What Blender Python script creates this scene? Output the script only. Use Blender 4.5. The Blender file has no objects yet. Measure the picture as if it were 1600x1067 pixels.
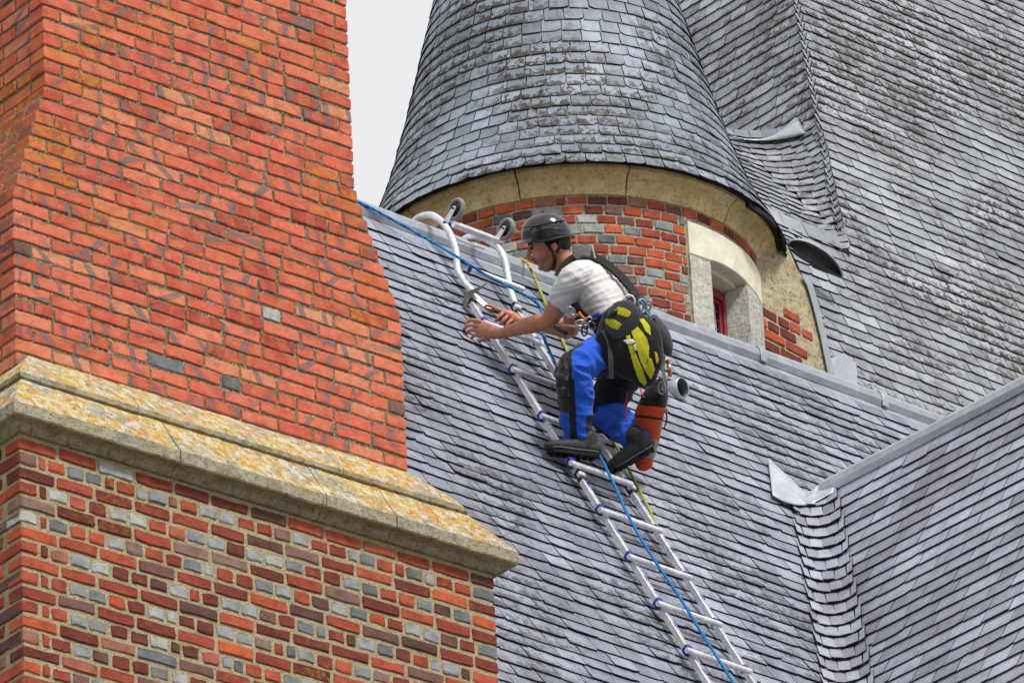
import bpy, bmesh, math, random
import numpy as np
from math import radians, sin, cos, tan, pi, sqrt, atan2, floor
from mathutils import Vector as V, Matrix, noise

random.seed(7)
SC = bpy.context.scene
COL = SC.collection

# ------------------------------------------------------------------ camera
AZ, PITCH, ROLL, FPX = radians(42.9), radians(27.2), radians(3.2), 11000.0
_r = V((cos(AZ), -sin(AZ), 0)); _h = V((sin(AZ), cos(AZ), 0)); _z = V((0, 0, 1))
CF = _h*cos(PITCH) + _z*sin(PITCH); _u = -_h*sin(PITCH) + _z*cos(PITCH)
CR = _r*cos(ROLL) - _u*sin(ROLL); CU = _r*sin(ROLL) + _u*cos(ROLL)
CAM = V((-22.139, -23.556, 1.6)); ZR = 18.5513          # ZR: height of the main ridge
cd = bpy.data.cameras.new('camera'); cam = bpy.data.objects.new('camera', cd); COL.objects.link(cam)
m = Matrix((CR, CU, -CF)).transposed().to_4x4(); m.translation = CAM; cam.matrix_world = m
cd.sensor_width = 36; cd.lens = FPX/1600*36; cd.clip_start = 1; cd.clip_end = 2000
SC.camera = cam

# ------------------------------------------------------------------ sky, sun, exposure
SUN_AZ_VEC = V((-0.14, -0.85, 0)).normalized(); SUN_EL = radians(50)
SUN_DIR = SUN_AZ_VEC*cos(SUN_EL) + V((0, 0, sin(SUN_EL)))          # towards the sun
w = bpy.data.worlds.new('World'); SC.world = w; w.use_nodes = True
nt = w.node_tree; nt.nodes.clear()
sky = nt.nodes.new('ShaderNodeTexSky'); sky.sky_type = 'NISHITA'; sky.sun_disc = False
sky.sun_elevation = SUN_EL; sky.sun_rotation = atan2(SUN_DIR.x, SUN_DIR.y)
b1 = nt.nodes.new('ShaderNodeBackground'); b1.inputs[1].default_value = 0.05
nt.links.new(sky.outputs[0], b1.inputs[0])
b2 = nt.nodes.new('ShaderNodeBackground'); b2.inputs[1].default_value = 0.43     # the closed cloud layer
tc = nt.nodes.new('ShaderNodeTexCoord'); cn = nt.nodes.new('ShaderNodeTexNoise'); cn.inputs['Scale'].default_value = 2.2; cn.inputs['Detail'].default_value = 5
cr_ = nt.nodes.new('ShaderNodeValToRGB'); cr_.color_ramp.elements[0].color = (.93, .935, .95, 1); cr_.color_ramp.elements[1].color = (1, 1, 1, 1)
nt.links.new(tc.outputs['Generated'], cn.inputs['Vector']); nt.links.new(cn.outputs['Fac'], cr_.inputs[0]); nt.links.new(cr_.outputs[0], b2.inputs[0])
mx = nt.nodes.new('ShaderNodeMixShader'); mx.inputs[0].default_value = 0.94
nt.links.new(b1.outputs[0], mx.inputs[1]); nt.links.new(b2.outputs[0], mx.inputs[2])
wo = nt.nodes.new('ShaderNodeOutputWorld'); nt.links.new(mx.outputs[0], wo.inputs[0])
sl = bpy.data.lights.new('sun', 'SUN'); sl.energy = 1.5; sl.angle = radians(10); sl.color = (1, .965, .91)
so = bpy.data.objects.new('sun', sl); COL.objects.link(so)
so.rotation_euler = SUN_DIR.to_track_quat('Z', 'Y').to_euler(); so.location = (0, -20, 60)
SC.view_settings.view_transform = 'Standard'; SC.view_settings.look = 'None'
SC.view_settings.exposure = 1.10; SC.view_settings.gamma = 1; SC.view_settings.use_curve_mapping = False
SC.render.engine = 'CYCLES'; SC.cycles.use_denoising = True; SC.cycles.max_bounces = 5; SC.cycles.diffuse_bounces = 3
SC.render.film_transparent = False

# ------------------------------------------------------------------ survey: photograph point -> place in the scene
def ray(x, y): return CF + CR*((x-800)/FPX) - CU*((y-533.5)/FPX)
def proj(P):
    d = P - CAM; q = d.dot(CF); return 800 + FPX*d.dot(CR)/q, 533.5 - FPX*d.dot(CU)/q, q
def hit(x, y, n, P0):
    d = ray(x, y); return CAM + d*((P0-CAM).dot(n)/d.dot(n))
def dep(x, y, q): return CAM + ray(x, y)*q
def inframe(P, mg=6):
    x, y, _ = proj(P); return -mg < x < 1600+mg and -mg < y < 1067+mg
def inpoly(x, y, pts):
    c = False; j = len(pts)-1
    for i in range(len(pts)):
        if (pts[i][1] > y) != (pts[j][1] > y) and x < (pts[j][0]-pts[i][0])*(y-pts[i][1])/(pts[j][1]-pts[i][1])+pts[i][0]: c = not c
        j = i
    return c

# ------------------------------------------------------------------ object helpers
def link(o, parent=None):
    COL.objects.link(o)
    if parent is not None:
        o.parent = parent
    return o
def tag(o, label=None, cat=None, group=None, kind=None):
    if label: o['label'] = label
    if cat: o['category'] = cat
    if group: o['group'] = group
    if kind: o['kind'] = kind
    return o
def empty(name, loc):
    o = bpy.data.objects.new(name, None); o.location = loc; o.empty_display_size = .1; return link(o)
def pw(o):                                    # world position of a parent that is only translated
    p = V((0, 0, 0))
    while o is not None: p = p + V(o.location); o = o.parent
    return p
def mesh_obj(name, verts, faces, mats, parent=None, smooth=False, fmats=None, origin=None):
    """verts in world space; origin: where the object's own origin sits (default: its bottom centre)"""
    vs = [V(v) for v in verts]
    if origin is None:
        lo = [min(v[k] for v in vs) for k in range(3)]; hi = [max(v[k] for v in vs) for k in range(3)]
        origin = V(((lo[0]+hi[0])/2, (lo[1]+hi[1])/2, lo[2]))
    me = bpy.data.meshes.new(name)
    me.from_pydata([tuple(v-origin) for v in vs], [], faces)
    for mt in (mats if isinstance(mats, (list, tuple)) else [mats]): me.materials.append(mt)
    if fmats is not None: me.polygons.foreach_set('material_index', fmats)
    if smooth: me.polygons.foreach_set('use_smooth', [True]*len(me.polygons))
    me.update()
    o = bpy.data.objects.new(name, me)
    o.location = origin - (pw(parent) if parent is not None else V((0, 0, 0)))
    return link(o, parent)
def fix_normals(o):
    bm = bmesh.new(); bm.from_mesh(o.data); bmesh.ops.recalc_face_normals(bm, faces=bm.faces); bm.to_mesh(o.data); bm.free(); return o
def place(me, name, M, parent):
    o = bpy.data.objects.new(name, me); T = Matrix.Translation(-pw(parent)) if parent is not None else Matrix()
    o.matrix_basis = T @ M; return link(o, parent)
def joined(name, items, parent, kind='stuff'):
    """items: (mesh, matrix) baked into one mesh"""
    if not items: return None
    vs, fs, mi, mats, tl = [], [], [], [], []
    org = pw(parent) if parent is not None else V((0, 0, 0))
    for me, M in items:
        b = len(vs); mp = []
        for mt in me.materials:
            if mt not in mats: mats.append(mt)
            mp.append(mats.index(mt))
        vs += [tuple(M @ v.co - org) for v in me.vertices]
        tl += [d.value for d in me.attributes['tail'].data] if 'tail' in me.attributes else [0.0]*len(me.vertices)
        for p in me.polygons:
            fs.append([b+i for i in p.vertices]); mi.append(mp[p.material_index])
    me = bpy.data.meshes.new(name); me.from_pydata(vs, [], fs)
    for mt in mats: me.materials.append(mt)
    me.attributes.new('tail', 'FLOAT', 'POINT').data.foreach_set('value', tl)
    me.polygons.foreach_set('material_index', mi); me.update()
    o = bpy.data.objects.new(name, me); link(o, parent); tag(o, kind=kind); return o
def lay(items, name, parent, limit=300, seen=None, mass=None):
    """items: (mesh, matrix). The pieces in view become parts (nearest first, up to limit), the rest one joined part."""
    a, b = [], []
    for it in items:
        P = it[1].translation
        ok = inframe(P, 4) and (seen is None or seen(*proj(P)[:2]))
        (a if ok else b).append(it)
    a.sort(key=lambda it: proj(it[1].translation)[2])
    for me, M in a[:limit]: place(me, name, M, parent)
    joined(mass or name+'_field', a[limit:]+b, parent)
    return len(a), len(b)
def frame(P, x, y, z): 
    M = Matrix((x, y, z)).transposed().to_4x4(); M.translation = P; return M
def sc(M, sx=1, sy=1, sz=1): return M @ Matrix.Diagonal((sx, sy, sz, 1))

def smooth_path(pts, n=6):
    pts = [V(p) for p in pts]; out = []
    for i in range(len(pts)-1):
        p0 = pts[max(i-1, 0)]; p1 = pts[i]; p2 = pts[i+1]; p3 = pts[min(i+2, len(pts)-1)]
        for k in range(n):
            t = k/n; out.append(.5*((2*p1)+(p2-p0)*t+(2*p0-5*p1+4*p2-p3)*t*t+(3*p1-p0-3*p2+p3)*t**3))
    out.append(pts[-1]); return out
def sweep(path, prof, up=V((0, 0, 1)), closed=True, caps=True):
    """prof: list of (a,b) in the plane across the path (a: sideways, b: along up)"""
    vs, fs = [], []; n = 0; L = len(path)
    for i, p in enumerate(path):
        t = (path[min(i+1, L-1)]-path[max(i-1, 0)]).normalized()
        s = t.cross(up)
        s = s.normalized() if s.length > 1e-6 else V((1, 0, 0)); b = s.cross(t).normalized()
        pr = prof(i/(L-1)) if callable(prof) else prof
        n = len(pr)
        vs += [p + s*q[0] + b*q[1] for q in pr]
    for i in range(L-1):
        for k in range(n if closed else n-1):
            k2 = (k+1) % n; fs.append((i*n+k, i*n+k2, (i+1)*n+k2, (i+1)*n+k))
    if caps and closed:
        fs.append(tuple(range(n-1, -1, -1))); fs.append(tuple((L-1)*n+k for k in range(n)))
    return vs, fs
def circ(r, n=10, r2=None): return [(r*cos(2*pi*k/n), (r2 or r)*sin(2*pi*k/n)) for k in range(n)]
def rect(w_, h_, c=0.003):
    w_, h_ = w_/2, h_/2
    return [(-w_+c, -h_), (w_-c, -h_), (w_, -h_+c), (w_, h_-c), (w_-c, h_), (-w_+c, h_), (-w_, h_-c), (-w_, -h_+c)]
def tube(name, pts, r, mt, parent, n=10, sm=6, up=V((0, 0, 1)), smooth=True):
    P = smooth_path(pts, sm) if sm else [V(p) for p in pts]
    vs, fs = sweep(P, circ(r, n) if not isinstance(r, list) else r, up)
    return mesh_obj(name, vs, fs, mt, parent, smooth=smooth)
def boxv(M, sx, sy, sz, c=0.0):
    """chamfered box, centred, in frame M"""
    vs, fs = [], []
    bm = bmesh.new(); bmesh.ops.create_cube(bm, size=1)
    for v in bm.verts: v.co = V((v.co.x*sx, v.co.y*sy, v.co.z*sz))
    if c: bmesh.ops.bevel(bm, geom=list(bm.edges), offset=c, segments=1, affect='EDGES')
    bm.verts.index_update()
    vs = [M @ v.co for v in bm.verts]; fs = [[v.index for v in f.verts] for f in bm.faces]; bm.free()
    return vs, fs
def addp(acc, part):
    b = len(acc[0]); acc[0].extend(part[0]); acc[1].extend([[b+i for i in f] for f in part[1]])

# ------------------------------------------------------------------ materials
class N:
    def __init__(s, name):
        s.m = bpy.data.materials.new(name); s.m.use_nodes = True; s.t = s.m.node_tree; s.t.nodes.clear()
        s.out = s.t.nodes.new('ShaderNodeOutputMaterial'); s.b = s.t.nodes.new('ShaderNodeBsdfPrincipled'); s.t.links.new(s.b.outputs[0], s.out.inputs[0])
        s._pos = None
    def n(s, t, **kw):
        o = s.t.nodes.new(t)
        for k, v in kw.items(): setattr(o, k, v)
        return o
    def l(s, a, b): s.t.links.new(a, b)
    def val(s, sock, v):
        if hasattr(v, 'is_linked') or hasattr(v, 'links'): s.l(v, sock)
        else: sock.default_value = v
    def pos(s):
        if s._pos is None: s._pos = s.n('ShaderNodeNewGeometry').outputs['Position']
        return s._pos
    def objc(s): return s.n('ShaderNodeTexCoord').outputs['Object']
    def rnd(s):
        a = s.n('ShaderNodeObjectInfo').outputs['Random']; b = s.n('ShaderNodeNewGeometry').outputs['Random Per Island']
        return s.math('FRACT', s.math('ADD', a, b))
    def math(s, op, a, b=0.0, c=None):
        o = s.n('ShaderNodeMath', operation=op); s.val(o.inputs[0], a); s.val(o.inputs[1], b)
        if c is not None: s.val(o.inputs[2], c)
        return o.outputs[0]
    def noise(s, scale, detail=4, rough=.55, vec=None, w=None, dist=0):
        o = s.n('ShaderNodeTexNoise'); o.inputs['Scale'].default_value = scale; o.inputs['Detail'].default_value = detail; o.inputs['Roughness'].default_value = rough; o.inputs['Distortion'].default_value = dist
        if w is not None: o.noise_dimensions = '4D'; s.val(o.inputs['W'], w)
        s.l(vec if vec is not None else s.pos(), o.inputs['Vector']); return o.outputs['Fac']
    def vor(s, scale, vec=None, out='Distance', feat='F1'):
        o = s.n('ShaderNodeTexVoronoi', feature=feat); o.inputs['Scale'].default_value = scale; s.l(vec if vec is not None else s.pos(), o.inputs['Vector']); return o.outputs[out]
    def ramp(s, f, stops, interp='LINEAR'):
        o = s.n('ShaderNodeValToRGB'); o.color_ramp.interpolation = interp; e = o.color_ramp.elements
        while len(e) < len(stops): e.new(.5)
        for k, (p, c) in enumerate(stops):
            e[k].position = p; e[k].color = (*c, 1) if isinstance(c, tuple) else (c, c, c, 1)
        s.l(f, o.inputs[0]); return o.outputs[0]
    def mix(s, f, a, b, mode='MIX'):
        o = s.n('ShaderNodeMix', data_type='RGBA', blend_type=mode); s.val(o.inputs[0], f)
        for sock, v in ((o.inputs[6], a), (o.inputs[7], b)):
            if isinstance(v, tuple): sock.default_value = (*v, 1)
            else: s.l(v, sock)
        return o.outputs[2]
    def bump(s, h, strength=.4, dist=.01):
        o = s.n('ShaderNodeBump'); o.inputs['Strength'].default_value = strength; o.inputs['Distance'].default_value = dist
        s.l(h, o.inputs['Height']); s.l(o.outputs[0], s.b.inputs['Normal']); return o
    def fin(s, col, rough=.8, spec=.3, metal=0.0):
        s.val(s.b.inputs['Base Color'], (*col, 1) if isinstance(col, tuple) else col)
        s.val(s.b.inputs['Roughness'], rough); s.b.inputs['Specular IOR Level'].default_value = spec; s.b.inputs['Metallic'].default_value = metal
        return s.m
def plain(name, col, rough=.6, spec=.4, metal=0.0, grain=0, gs=60, var=.25):
    k = N(name); c = tuple(col)
    nz = k.noise(gs, 3); lo = tuple(x*(1-var) for x in c); hi = tuple(min(1, x*(1+var)) for x in c)
    cc = k.ramp(nz, [(.3, lo), (.7, hi)])
    if grain: k.bump(k.noise(gs*3, 3), grain, .004)
    return k.fin(cc, rough, spec, metal)

def brick_mat(name, stops, streak=0.0, lichen=0.3, dirt=.3, lmin=.56):
    k = N(name); r = k.rnd(); base = k.ramp(r, stops)
    oc = k.objc(); r10 = k.math('MULTIPLY', r, 37.0)
    n1 = k.noise(18, 5, .6, oc, r10); base = k.mix(.75, base, k.ramp(n1, [(.25, .45), (.5, 1.0), (.78, 1.35)]), 'MULTIPLY')
    if streak:      # slanted fire marks left by the stacking in the kiln
        mp = k.n('ShaderNodeMapping'); k.l(oc, mp.inputs['Vector']); rc_ = k.n('ShaderNodeCombineXYZ'); k.l(k.math('MULTIPLY', k.math('SUBTRACT', k.math('FRACT', k.math('MULTIPLY', r, 7.31)), .35), 2.6), rc_.inputs[2]); k.l(rc_.outputs[0], mp.inputs['Rotation'])
        off = k.n('ShaderNodeCombineXYZ'); k.l(k.math('MULTIPLY', r, 9.0), off.inputs[0]); k.l(off.outputs[0], mp.inputs['Location'])
        wv = k.n('ShaderNodeTexWave', wave_type='BANDS', bands_direction='X'); wv.inputs['Scale'].default_value = 2.6; wv.inputs['Distortion'].default_value = 2.2; wv.inputs['Detail'].default_value = 3
        k.l(mp.outputs[0], wv.inputs['Vector'])
        msk = k.math('MULTIPLY', k.ramp(wv.outputs['Fac'], [(.80, 0.0), (.9, 1.0)]), k.ramp(k.noise(1.0, 1, .5, k.pos(), r10), [(.46, 0.0), (.55, streak)]))
        base = k.mix(msk, base, (.17, .15, .145))
        msk2 = k.ramp(wv.outputs['Fac'], [(.35, .28), (.42, 0.0)]); base = k.mix(msk2, base, (.62, .23, .12))
    d = k.ramp(k.noise(60, 4, .7), [(.58, 0.0), (.68, dirt)]); base = k.mix(d, base, (.10, .075, .055))
    wh = k.ramp(k.noise(95, 3, .7), [(.64, 0.0), (.70, dirt*.9)]); base = k.mix(wh, base, (.5, .44, .33))
    if lichen:
        a = k.math('MULTIPLY', k.ramp(k.noise(2.2, 3), [(lmin, 0.0), (lmin+.1, 1.0)]), k.ramp(k.noise(38, 4, .65), [(.52, 0.0), (.58, lichen)]))
        base = k.mix(a, base, (.52, .24, .02))
    k.bump(k.math('ADD', k.noise(140, 4, .65), k.math('MULTIPLY', k.noise(30, 3), 1.5)), .75, .006)
    return k.fin(base, .9, .15)

M = {}
M['brick_orange'] = brick_mat('brick_orange', [(0, (.40, .075, .048)), (.2, (.54, .110, .068)), (.6, (.63, .145, .090)), (.88, (.68, .185, .112)), (1, (.66, .27, .15))], streak=.8, lichen=.8, dirt=.4)
M['brick_grey'] = brick_mat('brick_grey', [(0, (.13, .135, .145)), (.4, (.24, .255, .27)), (.8, (.36, .37, .38)), (1, (.44, .44, .42))], lichen=.2, dirt=.35)
M['brick_red'] = brick_mat('brick_red', [(0, (.14, .040, .032)), (.35, (.25, .055, .040)), (.7, (.36, .075, .048)), (.92, (.46, .105, .058)), (1, (.30, .15, .115))], lichen=.35, dirt=.5)
M['brick_bright'] = brick_mat('brick_bright', [(0, (.42, .08, .038)), (1, (.54, .13, .055))], lichen=.2, dirt=.45)
M['brick_purple'] = brick_mat('brick_purple', [(0, (.11, .05, .045)), (.6, (.20, .105, .09)), (1, (.27, .17, .15))], lichen=.2, dirt=.5)
M['brick_lichen'] = brick_mat('brick_lichen', [(0, (.42, .09, .04)), (1, (.66, .16, .07))], streak=.5, lichen=.8, dirt=.4, lmin=.44)
def mortar(name, c1, c2, moss=.3, speck=.85):
    k = N(name); n1 = k.noise(25, 5, .7); col = k.ramp(n1, [(.3, c1), (.7, c2)])
    col = k.mix(k.ramp(k.noise(75, 3, .7), [(.50, 0.0), (.62, speck)]), col, tuple(x*.35 for x in c1))
    col = k.mix(k.ramp(k.noise(62, 2, .6), [(.57, 0.0), (.66, .75)]), col, (.66, .62, .54))
    a = k.math('MULTIPLY', k.ramp(k.noise(2.2, 3), [(.52, 0.0), (.64, 1.0)]), k.ramp(k.noise(30, 4, .65), [(.5, 0.0), (.58, moss)]))
    col = k.mix(a, col, (.5, .25, .02))
    k.bump(k.noise(80, 5, .75), 1.0, .02); return k.fin(col, .95, .1)
M['mortar_grey'] = mortar('mortar_grey', (.22, .19, .11), (.40, .35, .23), .7)
M['mortar_yellow'] = mortar('mortar_yellow', (.46, .38, .21), (.70, .60, .38), .25, .35)
M['mortar_pale'] = mortar('mortar_pale', (.44, .39, .28), (.66, .61, .48), .1)
def stone_mat(name, c1, c2, lich, orange):
    k = N(name); col = k.ramp(k.noise(9, 6, .65), [(.3, c1), (.7, c2)])
    col = k.mix(k.ramp(k.noise(45, 4, .7), [(.5, 0.0), (.66, .55)]), col, tuple(x*.35 for x in c1))
    if lich:
        nz = k.n('ShaderNodeNewGeometry').outputs['Normal']; sp = k.n('ShaderNodeSeparateXYZ'); k.l(nz, sp.inputs[0])
        top = k.ramp(sp.outputs['Z'], [(.05, .15), (.35, 1.0)])           # lichen grows on the faces that get the rain
        a = k.math('MULTIPLY', k.ramp(k.noise(6, 5, .7), [(.42, 0.0), (.56, lich)]), top)
        col = k.mix(a, col, k.ramp(k.noise(40, 4, .7), [(.3, (.34, .24, .03)), (.5, (.58, .40, .07)), (.7, (.70, .62, .34))]))
        b = k.math('MULTIPLY', k.ramp(k.noise(14, 5, .75), [(.50, 0.0), (.58, orange)]), top); col = k.mix(b, col, (.60, .25, .02))
        c = k.math('MULTIPLY', k.ramp(k.noise(22, 5, .75, dist=.6), [(.51, 0.0), (.58, .85)]), top); col = k.mix(c, col, (.62, .60, .54))
        d = k.ramp(k.noise(28, 5, .8), [(.55, 0.0), (.63, .75)]); col = k.mix(d, col, (.11, .095, .065))
    k.bump(k.math('ADD', k.noise(90, 5, .7), k.math('MULTIPLY', k.noise(22, 4), 2.0)), .9, .008)
    return k.fin(col, .92, .12)
M['stone_lichen'] = stone_mat('stone_lichen', (.25, .23, .165), (.47, .44, .35), .85, .75)
M['stone_cornice'] = stone_mat('stone_cornice', (.62, .46, .20), (.88, .72, .42), 0, 0)
M['stone_pale'] = stone_mat('stone_pale', (.44, .43, .39), (.70, .69, .64), 0, 0)
M['stone_lintel'] = plain('stone_lintel', (.74, .71, .57), .9, .15, grain=.3, gs=12, var=.12)
M['plaster'] = stone_mat('plaster', (.40, .33, .19), (.63, .56, .40), .35, .2)

def slate_mat(name, c, moss=.5, pale=.0, yellow=.2, rough=.5, mlo=.47, streak=0):
    k = N(name); r = k.rnd()
    col = k.ramp(r, [(0, tuple(x*.72 for x in c)), (.35, tuple(x*.93 for x in c)), (.75, tuple(x*1.08 for x in c)), (1, tuple(x*1.32 for x in c))])
    r9 = k.math('MULTIPLY', r, 23.0)
    col = k.mix(.7, col, k.ramp(k.noise(14, 5, .65, w=r9), [(.25, .62), (.5, 1.0), (.8, 1.35)]), 'MULTIPLY')
    big = k.ramp(k.noise(1.1, 4, .6), [(.35, .78), (.65, 1.28)]); col = k.mix(1.0, col, big, 'MULTIPLY')
    if pale:
        a = k.math('MULTIPLY', k.ramp(k.noise(3.2, 5, .7, dist=.5), [(.5, 0.0), (.68, pale)]), k.ramp(k.noise(50, 3, .6), [(.35, .3), (.6, 1.0)]))
        col = k.mix(a, col, (.62, .63, .66))
    if moss:
        tl = k.n('ShaderNodeAttribute', attribute_name='tail').outputs['Fac']     # growth creeps up from the tails and joints
        hh = k.math('ADD', k.noise(24, 6, .78, dist=.4), k.math('MULTIPLY', k.math('SUBTRACT', k.ramp(tl, [(.50, 0.0), (1.0, 1.0)]), .45), .16))
        a = k.math('MULTIPLY', k.ramp(k.noise(1.35, 4, .62), [(mlo, 0.0), (mlo+.14, 1.0)]), k.ramp(hh, [(.50, 0.0), (.54, moss)]))
        col = k.mix(a, col, k.ramp(k.noise(70, 3), [(.35, (.016, .013, .011)), (.75, (.055, .044, .034))]))
    if streak:       # pale rain wash running down from the ridge
        mp = k.n('ShaderNodeMapping'); mp.inputs['Scale'].default_value = (7, .7, .9); k.l(k.pos(), mp.inputs['Vector'])
        col = k.mix(k.ramp(k.noise(1.0, 4, .6, mp.outputs[0]), [(.50, 0.0), (.66, streak)]), col, (.60, .61, .65))
    if yellow:
        a = k.math('MULTIPLY', k.ramp(k.noise(2.0, 3, .5), [(.62, 0.0), (.72, 1.0)]), k.ramp(k.noise(34, 4, .7), [(.55, 0.0), (.62, yellow)]))
        col = k.mix(a, col, (.30, .22, .06))
    k.bump(k.math('ADD', k.noise(120, 4, .6), k.math('MULTIPLY', k.noise(20, 4, .6, w=r9), 2.0)), .45, .005)
    return k.fin(col, k.ramp(k.noise(16, 4), [(.3, rough-.12), (.7, rough+.15)]), .5)
M['slate_main'] = slate_mat('slate_main', (.222, .242, .308), .8, .18, .45, .45, streak=.20, mlo=.44)
M['slate_wing'] = slate_mat('slate_wing', (.300, .312, .380), .15, .15, .1, .5)
M['slate_turret'] = slate_mat('slate_turret', (.215, .246, .295), 1.0, .0, .3, .56, mlo=.41)
M['slate_pavilion'] = slate_mat('slate_pavilion', (.262, .278, .310), 1.0, .2, .7, .5, mlo=.43)
M['slate_edge_shade'] = plain('slate_edge_shade', (.026, .025, .038), .9, .1, gs=40, var=.5)  # near-black edges: shade line under each course painted into the colour, plus dirt
M['deck'] = plain('deck', (.03, .03, .035), .95, .1)
def lead_mat(name, c, rough=.42):
    k = N(name); col = k.ramp(k.noise(7, 5, .65, dist=.6), [(.25, tuple(x*.72 for x in c)), (.55, c), (.8, tuple(min(1, x*1.35) for x in c))])
    col = k.mix(k.ramp(k.noise(60, 4, .7), [(.58, 0.0), (.7, .5)]), col, tuple(x*.5 for x in c))
    k.bump(k.noise(9, 4, .5), .35, .02); return k.fin(col, k.ramp(k.noise(20, 4), [(.3, rough-.08), (.7, rough+.18)]), .5, .35)
M['lead'] = lead_mat('lead', (.40, .43, .485)); M['lead_bright'] = lead_mat('lead_bright', (.52, .55, .60)); M['lead_dark'] = lead_mat('lead_dark', (.085, .09, .105), .5)
k = N('aluminium'); k.bump(k.noise(200, 3), .08, .002)
M['alu'] = k.fin(k.ramp(k.noise(25, 4), [(.3, (.60, .60, .63)), (.7, (.90, .90, .92))]), k.ramp(k.noise(40, 4), [(.3, .38), (.7, .55)]), .5, .6)
M['blue_plastic'] = plain('blue_plastic', (.014, .022, .30), .45, .5)
M['tyre'] = plain('tyre', (.23, .23, .23), .75, .3, gs=30)
M['black_plastic'] = plain('black_plastic', (.018, .018, .022), .45, .5)
M['wood_red'] = plain('wood_red', (.24, .022, .038), .5, .4, gs=25)
M['white_paint'] = plain('white_paint', (.72, .70, .67), .5, .4)
k = N('glass'); M['glass'] = k.fin((.012, .016, .022), .06, .8)
M['ground'] = plain('ground', (.15, .14, .11), .95, .1, gs=2, var=.4)
M['wall_far'] = M['mortar_pale']

# ------------------------------------------------------------------ ground
g = mesh_obj('ground', [(-600, -600, 0), (600, -600, 0), (600, 600, 0), (-600, 600, 0)], [(0, 1, 2, 3)], M['ground']); tag(g, kind='structure')

# ------------------------------------------------------------------ slates
def slate_mesh(w_, L, t, mt, seed, ragged=.005):
    """x: along the course, y: down the slope (0 at the top, L at the tail), z: out of the roof"""
    rg = random.Random(seed); hw = w_/2-.0022
    tail = []
    nt_ = 4
    for k_ in range(nt_+1):
        f = k_/nt_; tail.append([hw - 2*hw*f, L + rg.uniform(-ragged, ragged)*.35])
    if rg.random() < .45:
        s_ = rg.choice((0, nt_)); tail[s_][1] -= rg.uniform(.006, .016)
    ol = [(-hw+rg.uniform(-.001, .001), 0), (hw+rg.uniform(-.001, .001), 0), (hw+rg.uniform(-.002, .0015), L*.62)] + [tuple(p) for p in tail] + [(-hw+rg.uniform(-.0015, .002), L*.62)]
    n_ = len(ol); bow = rg.uniform(-.002, .003)
    vs = [(x, y, t + bow*(y/L)**2) for x, y in ol] + [(x, y+.001, bow*(y/L)**2) for x, y in ol]
    fs = [tuple(range(n_))] + [(i, n_+i, n_+(i+1) % n_, (i+1) % n_) for i in range(1, n_)]
    me = bpy.data.meshes.new('slate'); me.from_pydata(vs, [], fs); me.materials.append(mt); me.materials.append(M['slate_edge_shade'])
    at_ = me.attributes.new('tail', 'FLOAT', 'POINT'); at_.data.foreach_set('value', [max(0, v[1]/L) for v in vs])
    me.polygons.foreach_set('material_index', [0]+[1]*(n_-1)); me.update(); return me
def slate_set(w_, e, t, key, n_=9, ragged=.005, s0=0):
    return [slate_mesh(w_, e*1.75, t, M[key], 100*s0+i, ragged) for i in range(n_)]
def course_slates(out, meshes, O, A, S, Nn, s_tail, u0, u1, w_, e, lift=.019, rg=random, wild=1.0):
    """one course: tails at slope distance s_tail from O, from u0 to u1 along A"""
    L = e*1.75; u = u0 + (-rg.random()*w_*.2)
    first = True
    u = u0
    k_ = 0
    while u < u1-.01:
        ww = w_*rg.uniform(.84, 1.16)
        if first: ww *= rg.choice((.45, .6, .8, 1.0)); first = False
        if u1-(u+ww) < w_*.35: ww = u1-u
        j = rg.gauss(0, .0014)*wild; rot = rg.gauss(0, .0028)*wild; dz = abs(rg.gauss(0, .0011))*wild
        if rg.random() < .03*wild: j += rg.uniform(-.012, .024); rot += rg.uniform(-.04, .04); dz += .003
        Lt = lift + dz
        y_ = (S*L + Nn*Lt).normalized(); x_ = A.copy()
        x_ = (x_ + y_*rot).normalized(); z_ = x_.cross(y_).normalized()
        if z_.dot(Nn) < 0: z_ = -z_
        y_ = (y_ - x_*y_.dot(x_)).normalized()
        P = O + A*(u+ww/2) + S*(s_tail - L + j) + Nn*.002
        out.append((rg.choice(meshes), sc(frame(P, x_, y_, z_), ww/w_, 1, 1)))
        u += ww

TM, TW = radians(59.5), radians(62.6)
XM = V((1, 0, 0)); SM = V((0, -cos(TM), -sin(TM))); NM = V((0, -sin(TM), cos(TM))); RM = V((0, 0, ZR))
def on_main(x, y, h=0): return hit(x, y, NM, RM + NM*h)
WJ = on_main(1268, 780)                                   # the wing's ridge runs into the main slope here
WX, WZ = WJ.x+.01, WJ.z
SW = V((-cos(TW), 0, -sin(TW))); NW = V((-sin(TW), 0, cos(TW))); RW = V((WX, 0, WZ))
def valley_u(s):                                          # x of the valley on the main slope at slope distance s
    z = ZR - s*sin(TM); return WX - (WZ - z)/tan(TW) if z < WZ else 99
CH_EDGE = [(0, -50), (536, -50), (553, 300), (636, 495), (638, 740), (812, 880), (770, 905), (782, 1100), (-50, 1100), (-50, -50)]

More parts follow.
